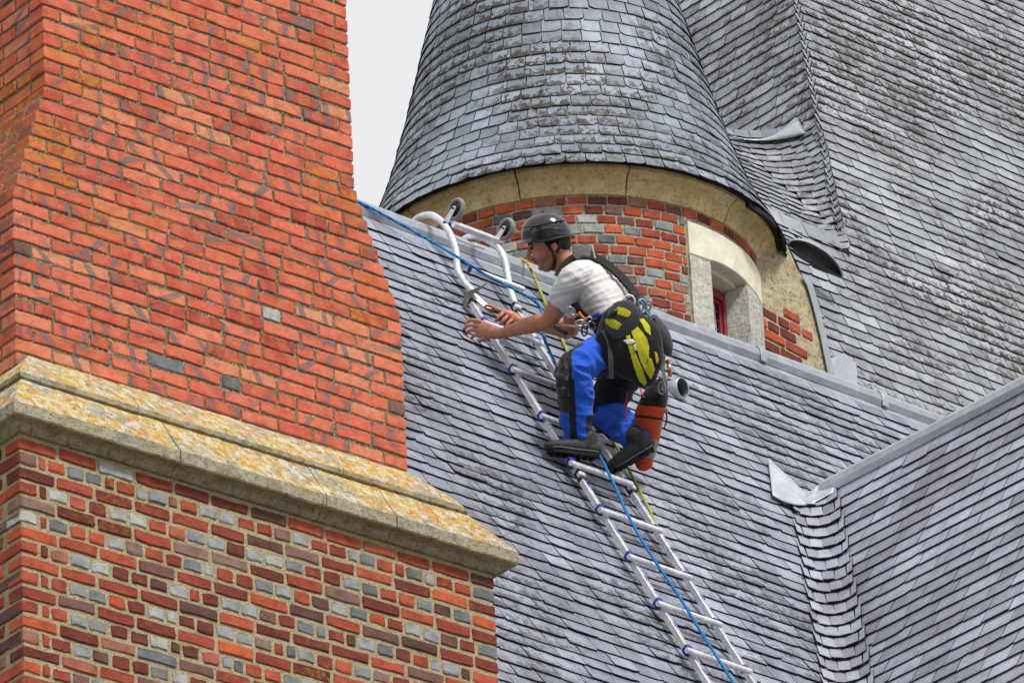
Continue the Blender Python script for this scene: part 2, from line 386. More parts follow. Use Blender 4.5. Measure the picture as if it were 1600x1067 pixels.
# main roof
def rp(x, s_): return (x, -s_*cos(TM), ZR-.02-s_*sin(TM))
bld = empty('building', V((0, -1, 0)))
roof = mesh_obj('roof', [rp(-6, 0), rp(-6, 2.7), rp(-2.62, 2.7), rp(-2.62, 5.4), rp(4.2, 5.4), rp(4.2, 0), (4.2, 1.2, ZR-.02-1.2*tan(TM)), (-6, 1.2, ZR-.02-1.2*tan(TM))],
     [(0, 1, 2, 5), (2, 3, 4, 5), (0, 5, 6, 7)], M['deck'], bld, origin=V((0, -2, ZR-3.6)))
tag(bld, 'building with the steep grey slate roof that carries the ladder', 'building', kind='thing')
ms = slate_set(.178, .098, .0075, 'slate_main', 10, s0=1)
items = []; rg = random.Random(11); s = .185; i = 0
while s < 5.3:
    course_slates(items, ms, RM, XM, SM, NM, s+.006*sin(i*1.7), -5.5 if s < 2.6 else -2.62, min(valley_u(s-.05)+.06, 3.4), .178, .098, .0150, rg)
    s += .098*(1+.05*sin(i*2.3)); i += 1
print('main', lay(items, 'slate', roof, 300, lambda x, y: not inpoly(x, y, CH_EDGE) and not (830 < x < 1040 and 480 < y < 735)))

def ridge_profile():
    return [(-.040, -.032), (-.054, .0), (-.050, .036), (-.030, .060), (0, .070), (.030, .060), (.05, .03), (.062, -.09), (.052, -.09), (.03, -.03), (-.02, -.03)]
def ridge_cap(a, b, across, parent, z0, lift=0, mt='lead'):
    d = (b-a).normalized(); n_ = 14; vs, fs = [], []; pr = ridge_profile(); m_ = len(pr)
    for i_ in range(n_+1):
        p = a + (b-a)*(i_/n_)
        wob = .003*noise.noise(p*3.1)
        for q in pr: vs.append(p + across*(q[0]*(1+lift*4)) + V((0, 0, q[1]+lift+wob)))
    for i_ in range(n_):
        for k_ in range(m_): fs.append((i_*m_+k_, i_*m_+(k_+1) % m_, (i_+1)*m_+(k_+1) % m_, (i_+1)*m_+k_))
    fs += [tuple(range(m_)), tuple(n_*m_+k_ for k_ in range(m_-1, -1, -1))]
    o = fix_normals(mesh_obj('ridge_cap', vs, fs, M[mt], parent, smooth=False)); return o
jx = [-4.5, -2.6, -1.35, -.30, .62, 1.52, 2.42, 3.1]
for i in range(len(jx)-1):
    ridge_cap(V((jx[i]-.02, 0, ZR)), V((jx[i+1], 0, ZR)), V((0, 1, 0)), roof, ZR)
    if i:
        q = V((jx[i], 0, ZR))                                                  # welted lap between two lengths of lead
        vs, fs = sweep([q + V((dx, 0, 0)) for dx in (-.028, -.02, 0, .012, .018)], lambda t: [(x*(1.05 if .1 < t < .9 else 1.01), z*(1.05 if .1 < t < .9 else 1.01)) for x, z in [(.057, -.03), (.058, .0), (.053, .039), (.033, .064), (0, .074), (-.033, .064), (-.053, .033), (-.063, -.05)]], V((0, 0, 1)), closed=False, caps=False)
        mesh_obj('lead_welt', vs, fs, M['lead'], roof, smooth=True)
for i in range(len(jx)-1):
    a, b = jx[i], jx[i+1]-.006; vs, fs = [], []
    for k_ in range(13):
        x = a + (b-a)*k_/12
        for s_, h_ in ((-.01, .014), (.05, .015), (.10, .016), (.158+.003*noise.noise(V((x*4, 1, 2))), .021), (.158, .010)):
            vs.append(RM + XM*x + SM*s_ + NM*(h_+.0025*noise.noise(V((x*5, s_*9, 0)))))
    for k_ in range(12):
        for j in range(4): fs.append((k_*5+j, k_*5+j+1, (k_+1)*5+j+1, (k_+1)*5+j))
    fix_normals(mesh_obj('lead_apron', vs, fs, M['lead'], roof, smooth=True))
# small lead vent pipe lying on the slope
P = on_main(1052, 606, .05); Q = on_main(1072, 609, .075)
ax = (-NM*.15 - SM*.62 + XM*.0).normalized()
A0 = on_main(1067, 606, .075); ax = V((.12, -1, -.12)).normalized()
vs, fs = [], []
for i_, (dd, r_) in enumerate([(-.22, .044), (-.15, .046), (-.05, .048), (0, .050), (0, .045), (-.06, .044), (-.14, .04)]):
    c_ = A0 + ax*dd
    s1 = ax.cross(NM).normalized(); s2 = s1.cross(ax)
    for k_ in range(16): vs.append(c_ + s1*(r_*cos(2*pi*k_/16)) + s2*(r_*1.15*sin(2*pi*k_/16)))
for i_ in range(6):
    for k_ in range(16): fs.append((i_*16+k_, i_*16+(k_+1) % 16, (i_+1)*16+(k_+1) % 16, (i_+1)*16+k_))
fs.append(tuple(6*16+k_ for k_ in range(16)))
mesh_obj('vent_pipe', vs, fs, [M['lead'], M['lead_dark']], roof, smooth=True, fmats=[0]*64+[1]*(len(fs)-64))
vs, fs = boxv(frame(A0 - NM*.058, XM, -SM, NM), .17, .22, .004); mesh_obj('vent_flashing', vs, fs, M['lead'], roof)

# wing roof on the right
wbl = empty('building_wing', V((WX, -3, 0)))
wing = mesh_obj('roof', [(WX, -.35, WZ-.02), (WX, -6.5, WZ-.02), (WX-3.6*cos(TW), -6.5, WZ-.02-3.6*sin(TW)), (WX-3.6*cos(TW), -.35, WZ-.02-3.6*sin(TW)), (WX+1.5, -6.5, WZ-.02-1.5*tan(TW)), (WX+1.5, -.35, WZ-.02-1.5*tan(TW))],
     [(0, 3, 2, 1), (0, 1, 4, 5)], M['deck'], wbl, origin=V((WX-.6, -2.5, WZ-3.4)))
tag(wbl, 'side wing with a smooth grey slate roof beside the stepped valley', 'building', kind='thing')
YA = V((0, -1, 0))
def body_prism(name, prof, mk, a, b, parent):              # walls and gables under a roof
    n_ = len(prof); vs = [mk(p, a) for p in prof] + [mk(p, b) for p in prof]
    return fix_normals(mesh_obj(name, vs, [tuple(range(n_)), tuple(range(2*n_-1, n_-1, -1))]+[(i_, n_+i_, n_+(i_+1) % n_, (i_+1) % n_) for i_ in range(n_)], M['mortar_pale'], parent))
body_prism('wall', [(-2.62, 0), (1.1, 0), (1.1, ZR-.12-1.1*tan(TM)), (0, ZR-.12), (-2.62, ZR-.12-2.62*tan(TM))], lambda p, q: V((q, p[0], p[1])), -2.5, 4.1, bld)
body_prism('wall', [(-1.2, 0), (1.1, 0), (1.1, ZR-.12-1.1*tan(TM)), (0, ZR-.12), (-1.2, ZR-.12-1.2*tan(TM))], lambda p, q: V((q, p[0], p[1])), -5.9, -2.51, bld)
body_prism('wall', [(WX-1.55, 0), (WX+1.45, 0), (WX+1.45, WZ-.12-1.45*tan(TW)), (WX, WZ-.12), (WX-1.55, WZ-.12-1.55*tan(TW))], lambda p, q: V((p[0], q, p[1])), -6.4, -2.7, wbl)
ms = slate_set(.20, .0976, .0065, 'slate_wing', 8, .003, s0=2); items = []; rg = random.Random(5); s = .155; i = 0
while s < 3.5:
    z = WZ - s*sin(TW); yv = -(ZR-z)/tan(TM)              # y of the valley at this height
    course_slates(items, ms, RW, YA, SW, NW, s, -yv-.02+.17, 5.6, .20, .0976, .0165, rg, .35)
    s += .0976; i += 1
print('wing', lay(items, 'slate', wing, 300))
yj = [WJ.y-.10, -1.02, -1.98, -2.9, -5.6]
for i in range(len(yj)-1):
    ridge_cap(V((WX, yj[i], WZ)), V((WX, yj[i+1], WZ)), V((1, 0, 0)), wing, WZ, mt='lead_bright')
    a, b = yj[i], yj[i+1]+.005; vs, fs = [], []
    for k_ in range(11):
        y = a + (b-a)*k_/10
        for s_, h_ in ((-.01, .012), (.06, .013), (.105, .019), (.105, .009)): vs.append(RW + V((0, y, 0)) + SW*s_ + NW*(h_+.002*noise.noise(V((y*5, s_*9, 4)))))
    for k_ in range(10):
        for j in range(3): fs.append((k_*4+j, k_*4+j+1, (k_+1)*4+j+1, (k_+1)*4+j))
    fix_normals(mesh_obj('lead_apron', vs, fs, M['lead_bright'], wing, smooth=True))
# swept valley: short slates turning from one slope to the other
VD = V((-1/tan(TW), -1/tan(TM), -1)).normalized()
VO = V((WX, -(ZR-WZ)/tan(TM), WZ))
nmid = (NM + NW).normalized(); acr = VD.cross(nmid).normalized()
if acr.dot(XM) < 0: acr = -acr                              # from the main slope towards the wing
def vframe(f):                                            # f -1..1 across the valley
    a_ = f*.92
    return a_
RV = .22                                                  # radius of the rounded valley bottom
def vpoint(f, sdist):
    """point on the concave valley lining: f in [-1,1] from the main side to the wing side"""
    nA, nB = NM, NW
    # fillet: centre line above the valley, arc between the two slopes
    half = math.acos(max(-1, min(1, nA.dot(nB))))/2
    c_ = VO + VD*sdist + nmid*(RV/cos(half))
    th = f*half
    dirn = -(nmid*cos(th) - acr*sin(th)*1.0)
    n_ = -dirn
    return c_ + dirn*(RV-.006), n_.normalized(), half
VE = .122
vms = slate_set(.085, VE, .009, 'slate_wing', 6, .0015, s0=3)
items = []; rg = random.Random(3); sd = .27; row = 0
half0 = vpoint(0, 0)[2]; arc = 2*half0*RV
nv = 4; wv_ = arc/nv
while sd < 3.6:
    L = VE*1.75
    offs = [(-.375*2+.5*k_) for k_ in range(4)] if row % 2 == 0 else [-.5*2+.06, -.5, 0, .5, 1-.06]
    for q, f in enumerate(offs):
        P, n_, _ = vpoint(f, sd-L)
        edge = row % 2 == 1 and q in (0, 4)
        tx = (acr - n_*acr.dot(n_)).normalized(); y_ = (VD*L + n_*(.026+rg.uniform(-.003, .004))).normalized(); y_ = (y_-tx*y_.dot(tx)).normalized(); z_ = tx.cross(y_)
        if z_.dot(n_) < 0: z_ = -z_
        items.append((rg.choice(vms), sc(frame(P+n_*.003, tx, y_, z_), wv_/.085*(.5 if edge else .90*rg.uniform(.95, 1.03)), 1, 1)))
    sd += VE; row += 1
print('valley', lay(items, 'slate', wing, 200, mass='valley_slate_field'))
# lead saddle where the wing's ridge dies into the main slope
gx, gy = 12, 8; vs, fs = [], []
C0 = [on_main(1200, 716, .045), on_main(1232, 744, .060), on_main(1260, 768, .07), V((WX-.01, yj[0]+.03, WZ+.062)), V((WX-.015, yj[0]-.10, WZ+.055))]
C1 = [on_main(1207, 771, .028)]
tops = smooth_path(C0, 4)
b0 = vpoint(-1.05, .06)[0] + NM*.03; bots = smooth_path([on_main(1207, 773, .045), on_main(1222, 782, .046), on_main(1243, 788, .054), on_main(1266, 787, .065), RW+V((0, yj[0]-.12, 0))+SW*.09+NW*.035], 4)
for i_ in range(len(tops)):
    for j in range(gy+1):
        t_ = j/gy; p = tops[i_].lerp(bots[i_], t_) + nmid*(-.010*sin(pi*t_)); vs.append(p)
for i_ in range(len(tops)-1):
    for j in range(gy): fs.append((i_*(gy+1)+j, i_*(gy+1)+j+1, (i_+1)*(gy+1)+j+1, (i_+1)*(gy+1)+j))
o = fix_normals(mesh_obj('lead_saddle', vs, fs, M['lead_bright'], wing, smooth=True))
md = o.modifiers.new('thickness', 'SOLIDIFY'); md.thickness = .004; md.offset = 0

# ------------------------------------------------------------------ bricks
def brick_mesh(w_, h_, d, mt, seed, rough=.003, cham=.004):
    rg_ = random.Random(seed); hw, hh = w_/2, h_/2
    j = lambda s_=1: rg_.uniform(-rough, rough)*s_
    c = cham*1.2
    ol = [(-hw+c+j(), -hh+j(.5)), (j(4), -hh+j(.9)), (hw-c+j(), -hh+j(.5)), (hw+j(.6), -hh+c), (hw+j(.6), hh-c), (hw-c+j(), hh+j(.5)), (j(4), hh+j(.9)), (-hw+c+j(), hh+j(.5)), (-hw+j(.6), hh-c), (-hw+j(.6), -hh+c)]
    n_ = len(ol); s1, s2 = (hw-cham)/hw, (hh-cham)/hh
    vs = [(x*s1, y*s2, j(.35)) for x, y in ol] + [(x, y, -cham*.8+j(.3)) for x, y in ol] + [(x, y, -d) for x, y in ol]
    fs = [tuple(range(n_))]
    for r_ in range(2):
        for i_ in range(n_): fs.append((r_*n_+i_, (r_+1)*n_+i_, (r_+1)*n_+(i_+1) % n_, r_*n_+(i_+1) % n_))
    me = bpy.data.meshes.new('brick'); me.from_pydata(vs, [], fs); me.materials.append(mt); me.update(); return me
BSET = {}
def bmeshes(w_, h_, d, mk, rough, n_=6):
    k_ = (round(w_, 3), round(h_, 3), mk, rough)
    if k_ not in BSET: BSET[k_] = [brick_mesh(w_, h_, d, M[mk], len(BSET)*17+i_, rough) for i_ in range(n_)]
    return BSET[k_]
def put_brick(items, O, A, U_, Nn, u, z, w_, h_, d, mk, rough, rg, nominal=None, jig=1.0):
    nomw = nominal or w_
    me = rg.choice(bmeshes(nomw, h_, d, mk, rough))
    rot = rg.gauss(0, .005)*jig; x_ = (A + U_*rot).normalized(); y_ = (U_ - x_*U_.dot(x_)).normalized()
    P = O + A*(u+w_/2+rg.gauss(0, .0012)*jig) + U_*(z+h_/2+rg.gauss(0, .0012)*jig) + Nn*rg.gauss(0, .0012)*jig
    items.append((me, sc(frame(P, x_, y_, Nn), w_/nomw, rg.uniform(.97, 1.02), 1)))

CY = radians(-2.6)
XC = V((cos(CY), sin(CY), 0)); YC = V((-sin(CY), cos(CY), 0)); ZC = V((0, 0, 1))
OC = dep(774.5, 960, 31.6)                                # front right edge of the wide lower block
def chit(x, y, dy):                                       # point on the front plane set back by dy -> (x', z')
    P = hit(x, y, YC, OC + YC*dy); d = P-OC; return d.dot(XC), d.z
xl, ztop = chit(30, 667, 0); _, ztop2 = chit(770, 905, 0)
XL, XRt, ZT = xl, 0.0, (ztop+ztop2)/2                      # lower block: left edge, right edge, top under the coping
SB = .195
xul, _ = chit(31, 540, SB); xur, zb1 = chit(638, 740, SB)
_, zs0 = chit(635, 497, SB); xtr, zs1 = chit(555, 305, SB); xtl, zs1b = chit(70, 127, SB); xsl, zs0b = chit(14, 300, SB)
xtop, ztp = chit(538, 0, SB)
print('chimney', XL, ztop, ztop2, 'upper', xul, xsl, xur, zb1, zs0, zs0b, zs1, zs1b, xtr, xtl, xtop, ztp)
ZS0, ZS1 = (zs0+zs0b)/2, (zs1+zs1b)/2
UL, UR, TL, TR = (xul+xsl)/2, xur, xtl, xtr
UB = ZT + .50                                              # where the upper brickwork starts above the coping
TH = .72
def cw(x, y, z): return OC + XC*x + YC*y + ZC*z
def prism_xz(name, pts, y0, y1, mt, parent=None, origin=None):
    n_ = len(pts); vs = [cw(x, y0, z) for x, z in pts] + [cw(x, y1, z) for x, z in pts]
    fs = [tuple(range(n_)), tuple(range(2*n_-1, n_-1, -1))] + [(i_, n_+i_, n_+(i_+1) % n_, (i_+1) % n_) for i_ in range(n_)]
    return fix_normals(mesh_obj(name, vs, fs, mt, parent, origin=origin))
# lower block
rc = .0065
zbot = -2.6
block = prism_xz('brick_wall', [(XL+rc, -OC.z), (XRt-rc, -OC.z), (XRt-rc, ZT), (XL+rc, ZT)], rc, TH+SB, M['mortar_yellow'], origin=cw(XL/2, .4, -OC.z))
tag(block, 'mottled red and grey brick wall block below the lichen covered coping', 'wall', kind='thing')
items = []; rg = random.Random(21); CH_ = .0700; BW = .2075; row = 0; z = ZT - CH_
def low_col(rg, head, z):
    if head: return rg.choices(['brick_grey', 'brick_red', 'brick_purple', 'brick_bright'], [.44, .40, .10, .06])[0]
    return rg.choices(['brick_grey', 'brick_red', 'brick_purple', 'brick_bright'], [.05, .75, .13, .07])[0]
while z > zbot:
    head = row % 2 == 1; p = BW/2 if head else BW; j_ = .0190
    x = XL
    if head:
        put_brick(items, cw(0, 0, 0), XC, ZC, -YC, x, z, BW/2-j_, CH_-j_, .1, low_col(rg, True, z), .0055, rg); x += BW/2
        put_brick(items, cw(0, 0, 0), XC, ZC, -YC, x, z, BW/4-j_, CH_-j_, .1, 'brick_red', .0055, rg); x += BW/4
    hk = 0; pair = rg.random() < .5
    while x < XRt-.02:
        hk += 1
        if hk % 2 == 0: pair = not pair                 # headers run two pale, two red
        w_ = p*rg.uniform(.93, 1.07)
        if head and rg.random() < .1: w_ = p*.62
        if XRt - (x+w_) < p*.4: w_ = XRt - x + j_
        put_brick(items, cw(0, 0, 0), XC, ZC, -YC, x, z, w_-j_, CH_-j_, .1, (('brick_grey' if rg.random() < .8 else 'brick_purple') if pair else low_col(rg, False, z)) if w_ < BW*.7 else low_col(rg, False, z), .0055, rg, p-j_); x += w_
    y = .0 if head else .105                               # return face at the left
    y = .105 + j_ if not head else BW + .01
    if head: put_brick(items, cw(XL, 0, 0), -YC, ZC, -XC, -BW, z, BW-.012, CH_-j_, .1, rg.choice(['brick_purple', 'brick_red', 'brick_red']), .0055, rg, BW-j_); y = BW
    while y < TH:
        w_ = BW*rg.uniform(.93, 1.05) if not head else BW/2
        put_brick(items, cw(XL, 0, 0), -YC, ZC, -XC, -y-w_, z, w_-j_, CH_-j_, .1, low_col(rg, head, z), .0055, rg, (BW if not head else BW/2)-j_); y += w_
    z -= CH_; row += 1
print('lower bricks', lay(items, 'brick', block, 300))
# coping stones in two weathered tiers
def xr_end(o, z): return o if z < .1 else .084 - (z-.1)/.41*.384      # the right end is one raking cut
def cop_pt(x, o, z, end):
    """o: distance outward of the lower face; end: -1 left corner, +1 right corner, 0 along the front"""
    if end < 0: x = XL - o
    if end > 0: x = XRt + xr_end(o, z)
    return cw(x, -o, ZT+z)
def coping(name, prof, x0, x1, e0, e1, seed):
    vs, fs = [], []; n_ = len(prof); rg_ = random.Random(seed)
    secs = []
    if e0: secs += [('L', TH), ('L', TH*.5), ('L', .0)]
    st = 26
    xs_ = [x0 + (x1-x0)*i_/st for i_ in range(st+1)]
    if e0: xs_ = xs_[1:]
    if e1: xs_ = xs_[:-1]
    for x in xs_: secs.append(('F', x))
    if e1: secs += [('R', .0), ('R', TH*.5), ('R', TH)]
    for kd, q in secs:
        for o, z in prof:
            if kd == 'L': p = cop_pt(0, o, z, -1) + YC*(q + (0 if q == 0 else o))
            elif kd == 'R': p = cop_pt(0, o, z, 1) + YC*(q + (0 if q == 0 else o))
            else: 
                lo = XL - o; hi = XRt + xr_end(o, z)
                p = cw(min(max(q, lo+.002), hi-.002) if (e0 or e1) else q, -o, ZT+z)
            w1 = noise.noise(p*9+V((seed, 0, 0)))*.003 + noise.noise(p*38)*.003
            vs.append(p + (-YC + ZC*.6)*w1)
    S_ = len(secs)
    for i_ in range(S_-1):
        for k_ in range(n_): fs.append((i_*n_+k_, i_*n_+(k_+1) % n_, (i_+1)*n_+(k_+1) % n_, (i_+1)*n_+k_))
    fs += [tuple(range(n_)), tuple((S_-1)*n_+k_ for k_ in range(n_-1, -1, -1))]
    return fix_normals(mesh_obj(name, vs, fs, M['stone_lichen'], block))
LOWP = [(-.02, .0), (.008, .002), (.020, .012), (.034, .030), (.05, .036), (.078, .038), (.083, .045), (.084, .098), (.078, .104), (.045, .152), (.0, .222), (-.045, .288), (-.10, .288), (-.10, .0)]
UPP = [(-.055, .292), (-.038, .300), (-.036, .322), (-.045, .335), (-.09, .395), (-.14, .45), (-.20, .512), (-.26, .52), (-.26, .292)]
jl = [XL] + [chit(x, y, 0)[0] for x, y in ((264, 715), (492, 776), (602, 817))] + [XRt]
for i in range(4): coping('coping_stone', LOWP, jl[i]+(.0025 if i else 0), jl[i+1]-(.0025 if i < 3 else 0), i == 0, i == 3, 3+i)
ju = [XL] + [chit(x, y, -.0)[0] for x, y in ((225, 640), (545, 742))] + [XRt]
for i in range(3): coping('coping_stone', UPP, ju[i]+(.002 if i else 0), ju[i+1]-(.002 if i < 2 else 0), i == 0, i == 2, 13+i)
# upper shaft
ZTOPC = ztp + 1.0
def bounds(z):
    if z <= ZS0: return UL, UR
    if z >= ZS1: return TL, TR
    t = (z-ZS0)/(ZS1-ZS0); return UL+(TL-UL)*t, UR+(TR-UR)*t
shaft = prism_xz('brick_chimney', [(UL+rc, UB-.25), (UR-rc, UB-.25), (UR-rc, ZS0), (TR-rc, ZS1), (TR-rc, ZTOPC), (TL+rc, ZTOPC), (TL+rc, ZS1), (UL+rc, ZS0)], SB+rc, SB+TH-.15, M['mortar_grey'], origin=cw((UL+UR)/2, .5, UB-.25))
tag(shaft, 'tall orange red brick chimney shaft with stepped shoulders', 'chimney')
items = []; rg = random.Random(31); CHU = .0692; BU = .2085; z = UB - .12; row = 0
while z < ZTOPC:
    l_, r_ = bounds(z+CHU/2); l_ += .004*noise.noise(V((z*7, 0, 0))); j_ = .0126
    x = l_; half = row % 2 == 1; first = True
    while x < r_-.02:
        w_ = BU*rg.uniform(.95, 1.05)
        if first and half: w_ = BU*.5
        elif first: w_ = BU*rg.uniform(.97, 1.03)
        elif rg.random() < .07: w_ = BU*.52
        first = False
        if r_-(x+w_) < BU*.3: w_ = r_-x+j_
        mk = rg.choices(['brick_orange', 'brick_grey', 'brick_purple'], [.990, .004, .006])[0] if w_ > BU*.8 else rg.choices(['brick_orange', 'brick_grey', 'brick_purple'], [.88, .07, .05])[0]
        if ZS0-.1 < z < ZS1+.15 and (x+w_ > r_-.16 or x < l_+.12) and rg.random() < .65: mk = 'brick_lichen'
        put_brick(items, cw(0, SB, 0), XC, ZC, -YC, x, z, w_-j_, CHU-j_+.001, .1, mk, .0038, rg, BU-j_); x += w_
    y = BU if half else .105
    if half: put_brick(items, cw(l_, SB, 0), -YC, ZC, -XC, -BU, z, BU-.012, CHU-j_, .1, 'brick_lichen' if ZS0-.1 < z < ZS1+.12 else 'brick_orange', .0028, rg, BU-j_)
    while y < TH-.2:
        put_brick(items, cw(l_, SB, 0), -YC, ZC, -XC, -y-BU, z, BU-j_, CHU-j_, .1, 'brick_lichen' if ZS0-.1 < z < ZS1+.12 else rg.choices(['brick_orange', 'brick_purple'], [.93, .07])[0], .0028, rg); y += BU
    z += CHU; row += 1
print('upper bricks', lay(items, 'brick', shaft, 300))
#PART2
# ------------------------------------------------------------------ round turret
TX, TY, ZE, RE, RWL = 1.28, 1.15, 19.544, 1.172, 1.03
T0 = V((TX, TY, 0))
def tdir(phi): return -_h*cos(phi) + _r*sin(phi)            # phi: angle to the right of the camera's side
def tan_(phi): return _h*sin(phi) + _r*cos(phi)
def tp(phi, z, r=RWL): return V((TX, TY, z)) + tdir(phi)*r
def z_at(phi, ypx, r=RWL):
    a, b = ZE-3, ZE+3
    for _ in range(40):
        m_ = (a+b)/2
        if proj(tp(phi, m_, r))[1] > ypx: a = m_
        else: b = m_
    return (a+b)/2
def grid_obj(name, pts, mt, parent, closed=False, smooth=True, flip=False, skip=None):
    n_, m_ = len(pts), len(pts[0]); vs = [p for row_ in pts for p in row_]; fs = []
    for i_ in range(n_-1):
        for j_ in range(m_ if closed else m_-1):
            if skip and skip(i_, j_): continue
            q = (i_*m_+j_, i_*m_+(j_+1) % m_, (i_+1)*m_+(j_+1) % m_, (i_+1)*m_+j_); fs.append(q[::-1] if flip else q)
    return mesh_obj(name, vs, fs, mt, parent, smooth=smooth)
turret = empty('turret', V((TX, TY, ZE-2.4)))
tag(turret, 'round turret with a conical slate roof and small red framed window', 'turret')
P0, P1 = radians(45.7), radians(65.0)                      # window opening
PL, PR = radians(37.6), radians(83.5)                      # stone surround
ZL1 = z_at(PL, 346); ZL0 = z_at(PL, 405); ZSP = z_at(P0, 409); ZCR = ZSP + .014; ZSI = ZL0 - .50
phis = [radians(-180) + radians(360)*k_/180 for k_ in range(181)]
NZ = 60; zs = [ZE-2.4 + (2.4-.02)*k_/NZ for k_ in range(NZ+1)]
def arch(phi):
    t = (phi-(P0+P1)/2)/((P1-P0)/2); return ZSP + (ZCR-ZSP)*sqrt(max(0, 1-t*t*.98))
def openq(i_, j_):
    p = phis[j_]+radians(1); z_ = zs[i_]
    return P0-.02 < p < P1+.02 and ZSI < z_ < ZSP+.06
grid_obj('wall', [[tp(p, z_, RWL-.006) for p in phis] for z_ in zs], M['mortar_pale'], turret, skip=openq)
items = []; rg = random.Random(8); ch = .059; z = ZE-.118-ch; row = 0
while z > ZE-1.25:
    p = radians(-100) + (.0525 if row % 2 else 0)
    while p < radians(97):
        dw = .108*rg.uniform(.92, 1.08)
        if rg.random() < .06: dw *= .6
        da = dw/RWL; pc = p+da/2; zc = z+ch/2
        insur = PL-.005 < p+da and p < PR+.005 and ZSI-.15 < zc < ZL1+.02
        if insur and p < PL-.03: dw = max(.03, (PL-p)*RWL-.006); da = dw/RWL; pc = p+da/2; insur = False
        if not insur:
            gl = noise.noise(V((pc*3.2, z*5, 3)))
            mk = rg.choices(['brick_grey', 'brick_red', 'brick_purple', 'brick_bright'], [max(.03, .28+gl*.9), .46, .10, max(.04, .18-gl*.4)])[0]
            put_brick(items, tp(pc, 0, RWL) , tan_(pc), ZC, tdir(pc), -dw/2+.005, z, dw-.012, ch-.012, .06, mk, .0035, rg, .096)
        p += da
    z -= ch; row += 1
print('turret bricks', lay(items, 'brick', turret, 300, lambda x, y: y < 325+.368*(x-575)))
# cornice stones
prof = [(1.022, -.125), (1.036, -.122), (1.042, -.108), (1.052, -.085), (1.072, -.05), (1.100, -.024), (1.130, -.012), (1.132, .008), (1.0, .008)]
bnd = [radians(a) for a in (-118, -84, -49, -14, 17.5, 54, 78, 100)]
for a, b in zip(bnd[:-1], bnd[1:]):
    a += .004; b -= .004; pts = []
    for k_ in range(17):
        ph = a+(b-a)*k_/16; pts.append([tp(ph, ZE+z_ + .004*noise.noise(V((ph*9, z_*30, 1))), r_ + .004*noise.noise(V((ph*13, z_*40, 5)))) for r_, z_ in prof])
    o = grid_obj('cornice_stone', pts, M['stone_cornice'], turret, closed=True, smooth=False)
    bm = bmesh.new(); bm.from_mesh(o.data); bmesh.ops.holes_fill(bm, edges=bm.edges); bmesh.ops.recalc_face_normals(bm, faces=bm.faces); bm.to_mesh(o.data); bm.free()
# window surround: lintel, jambs, sill - curved with the wall
def curved_block(name, pa, pb, z0, z1, mt, rin=RWL-.10, rout=RWL+.012, ztop=None, zbot=None, n_=10):
    pts = []
    for k_ in range(n_+1):
        ph = pa+(pb-pa)*k_/n_; t0 = zbot(ph) if zbot else z0; t1 = ztop(ph) if ztop else z1; c = .006
        pts.append([tp(ph, t0, rin), tp(ph, t0, rout-c), tp(ph, t0+c, rout), tp(ph, t1-c, rout), tp(ph, t1, rout-c), tp(ph, t1, rin)])
    o = grid_obj(name, pts, M[mt], turret, closed=True, smooth=False)
    bm = bmesh.new(); bm.from_mesh(o.data); bmesh.ops.holes_fill(bm, edges=bm.edges); bmesh.ops.recalc_face_normals(bm, faces=bm.faces); bm.to_mesh(o.data); bm.free(); return o
curved_block('lintel', PL, PR, 0, ZL1, 'stone_lintel', zbot=lambda p: arch(p) if P0 < p < P1 else ZSP-.0, rin=RWL-.14, n_=46)
curved_block('jamb', PL, P0, ZSI-.12, ZSP-.003, 'stone_pale', rin=RWL-.14)
curved_block('jamb', P1, PR, ZSI-.12, ZSP-.003, 'stone_pale', rin=RWL-.14)
curved_block('sill', P0+.002, P1-.002, ZSI-.12, ZSI, 'stone_pale', rin=RWL-.2, rout=RWL+.02)
curved_block('lintel_soffit', P0+.004, P1-.004, ZSP-.012, ZCR+.05, 'stone_lintel', rin=RWL-.22, rout=RWL-.055)
# casement, set back from the face
pc = (P0+P1)/2; wn = tdir(pc); wt = tan_(pc); WO = tp(pc, 0, RWL-.165); WO.z = 0
win = empty('window', V((0, 0, 0))); win.parent = turret
hw_ = .195; zt_ = ZSP-.004; zb_ = ZSI+.0
def wbox(name, u0, u1, z0, z1, d0, d1, mt):
    c_ = WO + wt*((u0+u1)/2) + wn*((d0+d1)/2) + V((0, 0, (z0+z1)/2)); vs, fs = boxv(frame(c_, wt, ZC, wn), u1-u0, z1-z0, d1-d0, .003)
    return mesh_obj(name, vs, fs, mt, win)
win.location = V((WO.x, WO.y, zb_)) - pw(turret)
wbox('pane', -hw_, hw_, zb_, zt_, -.012, -.006, M['glass'])
for a, b, z0, z1 in ((-hw_, -hw_+.018, zb_, zt_), (hw_-.018, hw_, zb_, zt_), (-hw_+.018, hw_-.018, zt_-.018, zt_)): wbox('outer_frame', a, b, z0, z1, -.005, .022, M['white_paint'])
for a, b, z0, z1 in ((-hw_+.019, -hw_+.062, zb_, zt_-.019), (hw_-.062, hw_-.019, zb_, zt_-.019), (-hw_+.063, hw_-.063, zt_-.075, zt_-.019), (-hw_+.063, hw_-.063, zb_, zb_+.05)): wbox('casement_frame', a, b, z0, z1, -.004, .03, M['wood_red'])
for a, b, z0, z1 in ((hw_-.085, hw_-.064, zb_+.05, zt_-.077), (-hw_+.064, -hw_+.085, zb_+.05, zt_-.077), (-hw_+.086, hw_-.086, zt_-.097, zt_-.077)): wbox('glazing_bead', a, b, z0, z1, -.004, .016, M['wood_red'])
for k_ in range(-3, 4):
    wbox('lead_came', k_*.045-.0028, k_*.045+.0028, zb_+.05, zt_-.075, -.005, -.001, M['lead_bright']) if abs(k_) < 3 else None
for k_ in range(9):
    zz = zb_+.06+k_*.055
    if zz < zt_-.09: wbox('lead_came', -hw_+.06, hw_-.06, zz-.0028, zz+.0028, -.004, 0, M['lead_bright'])
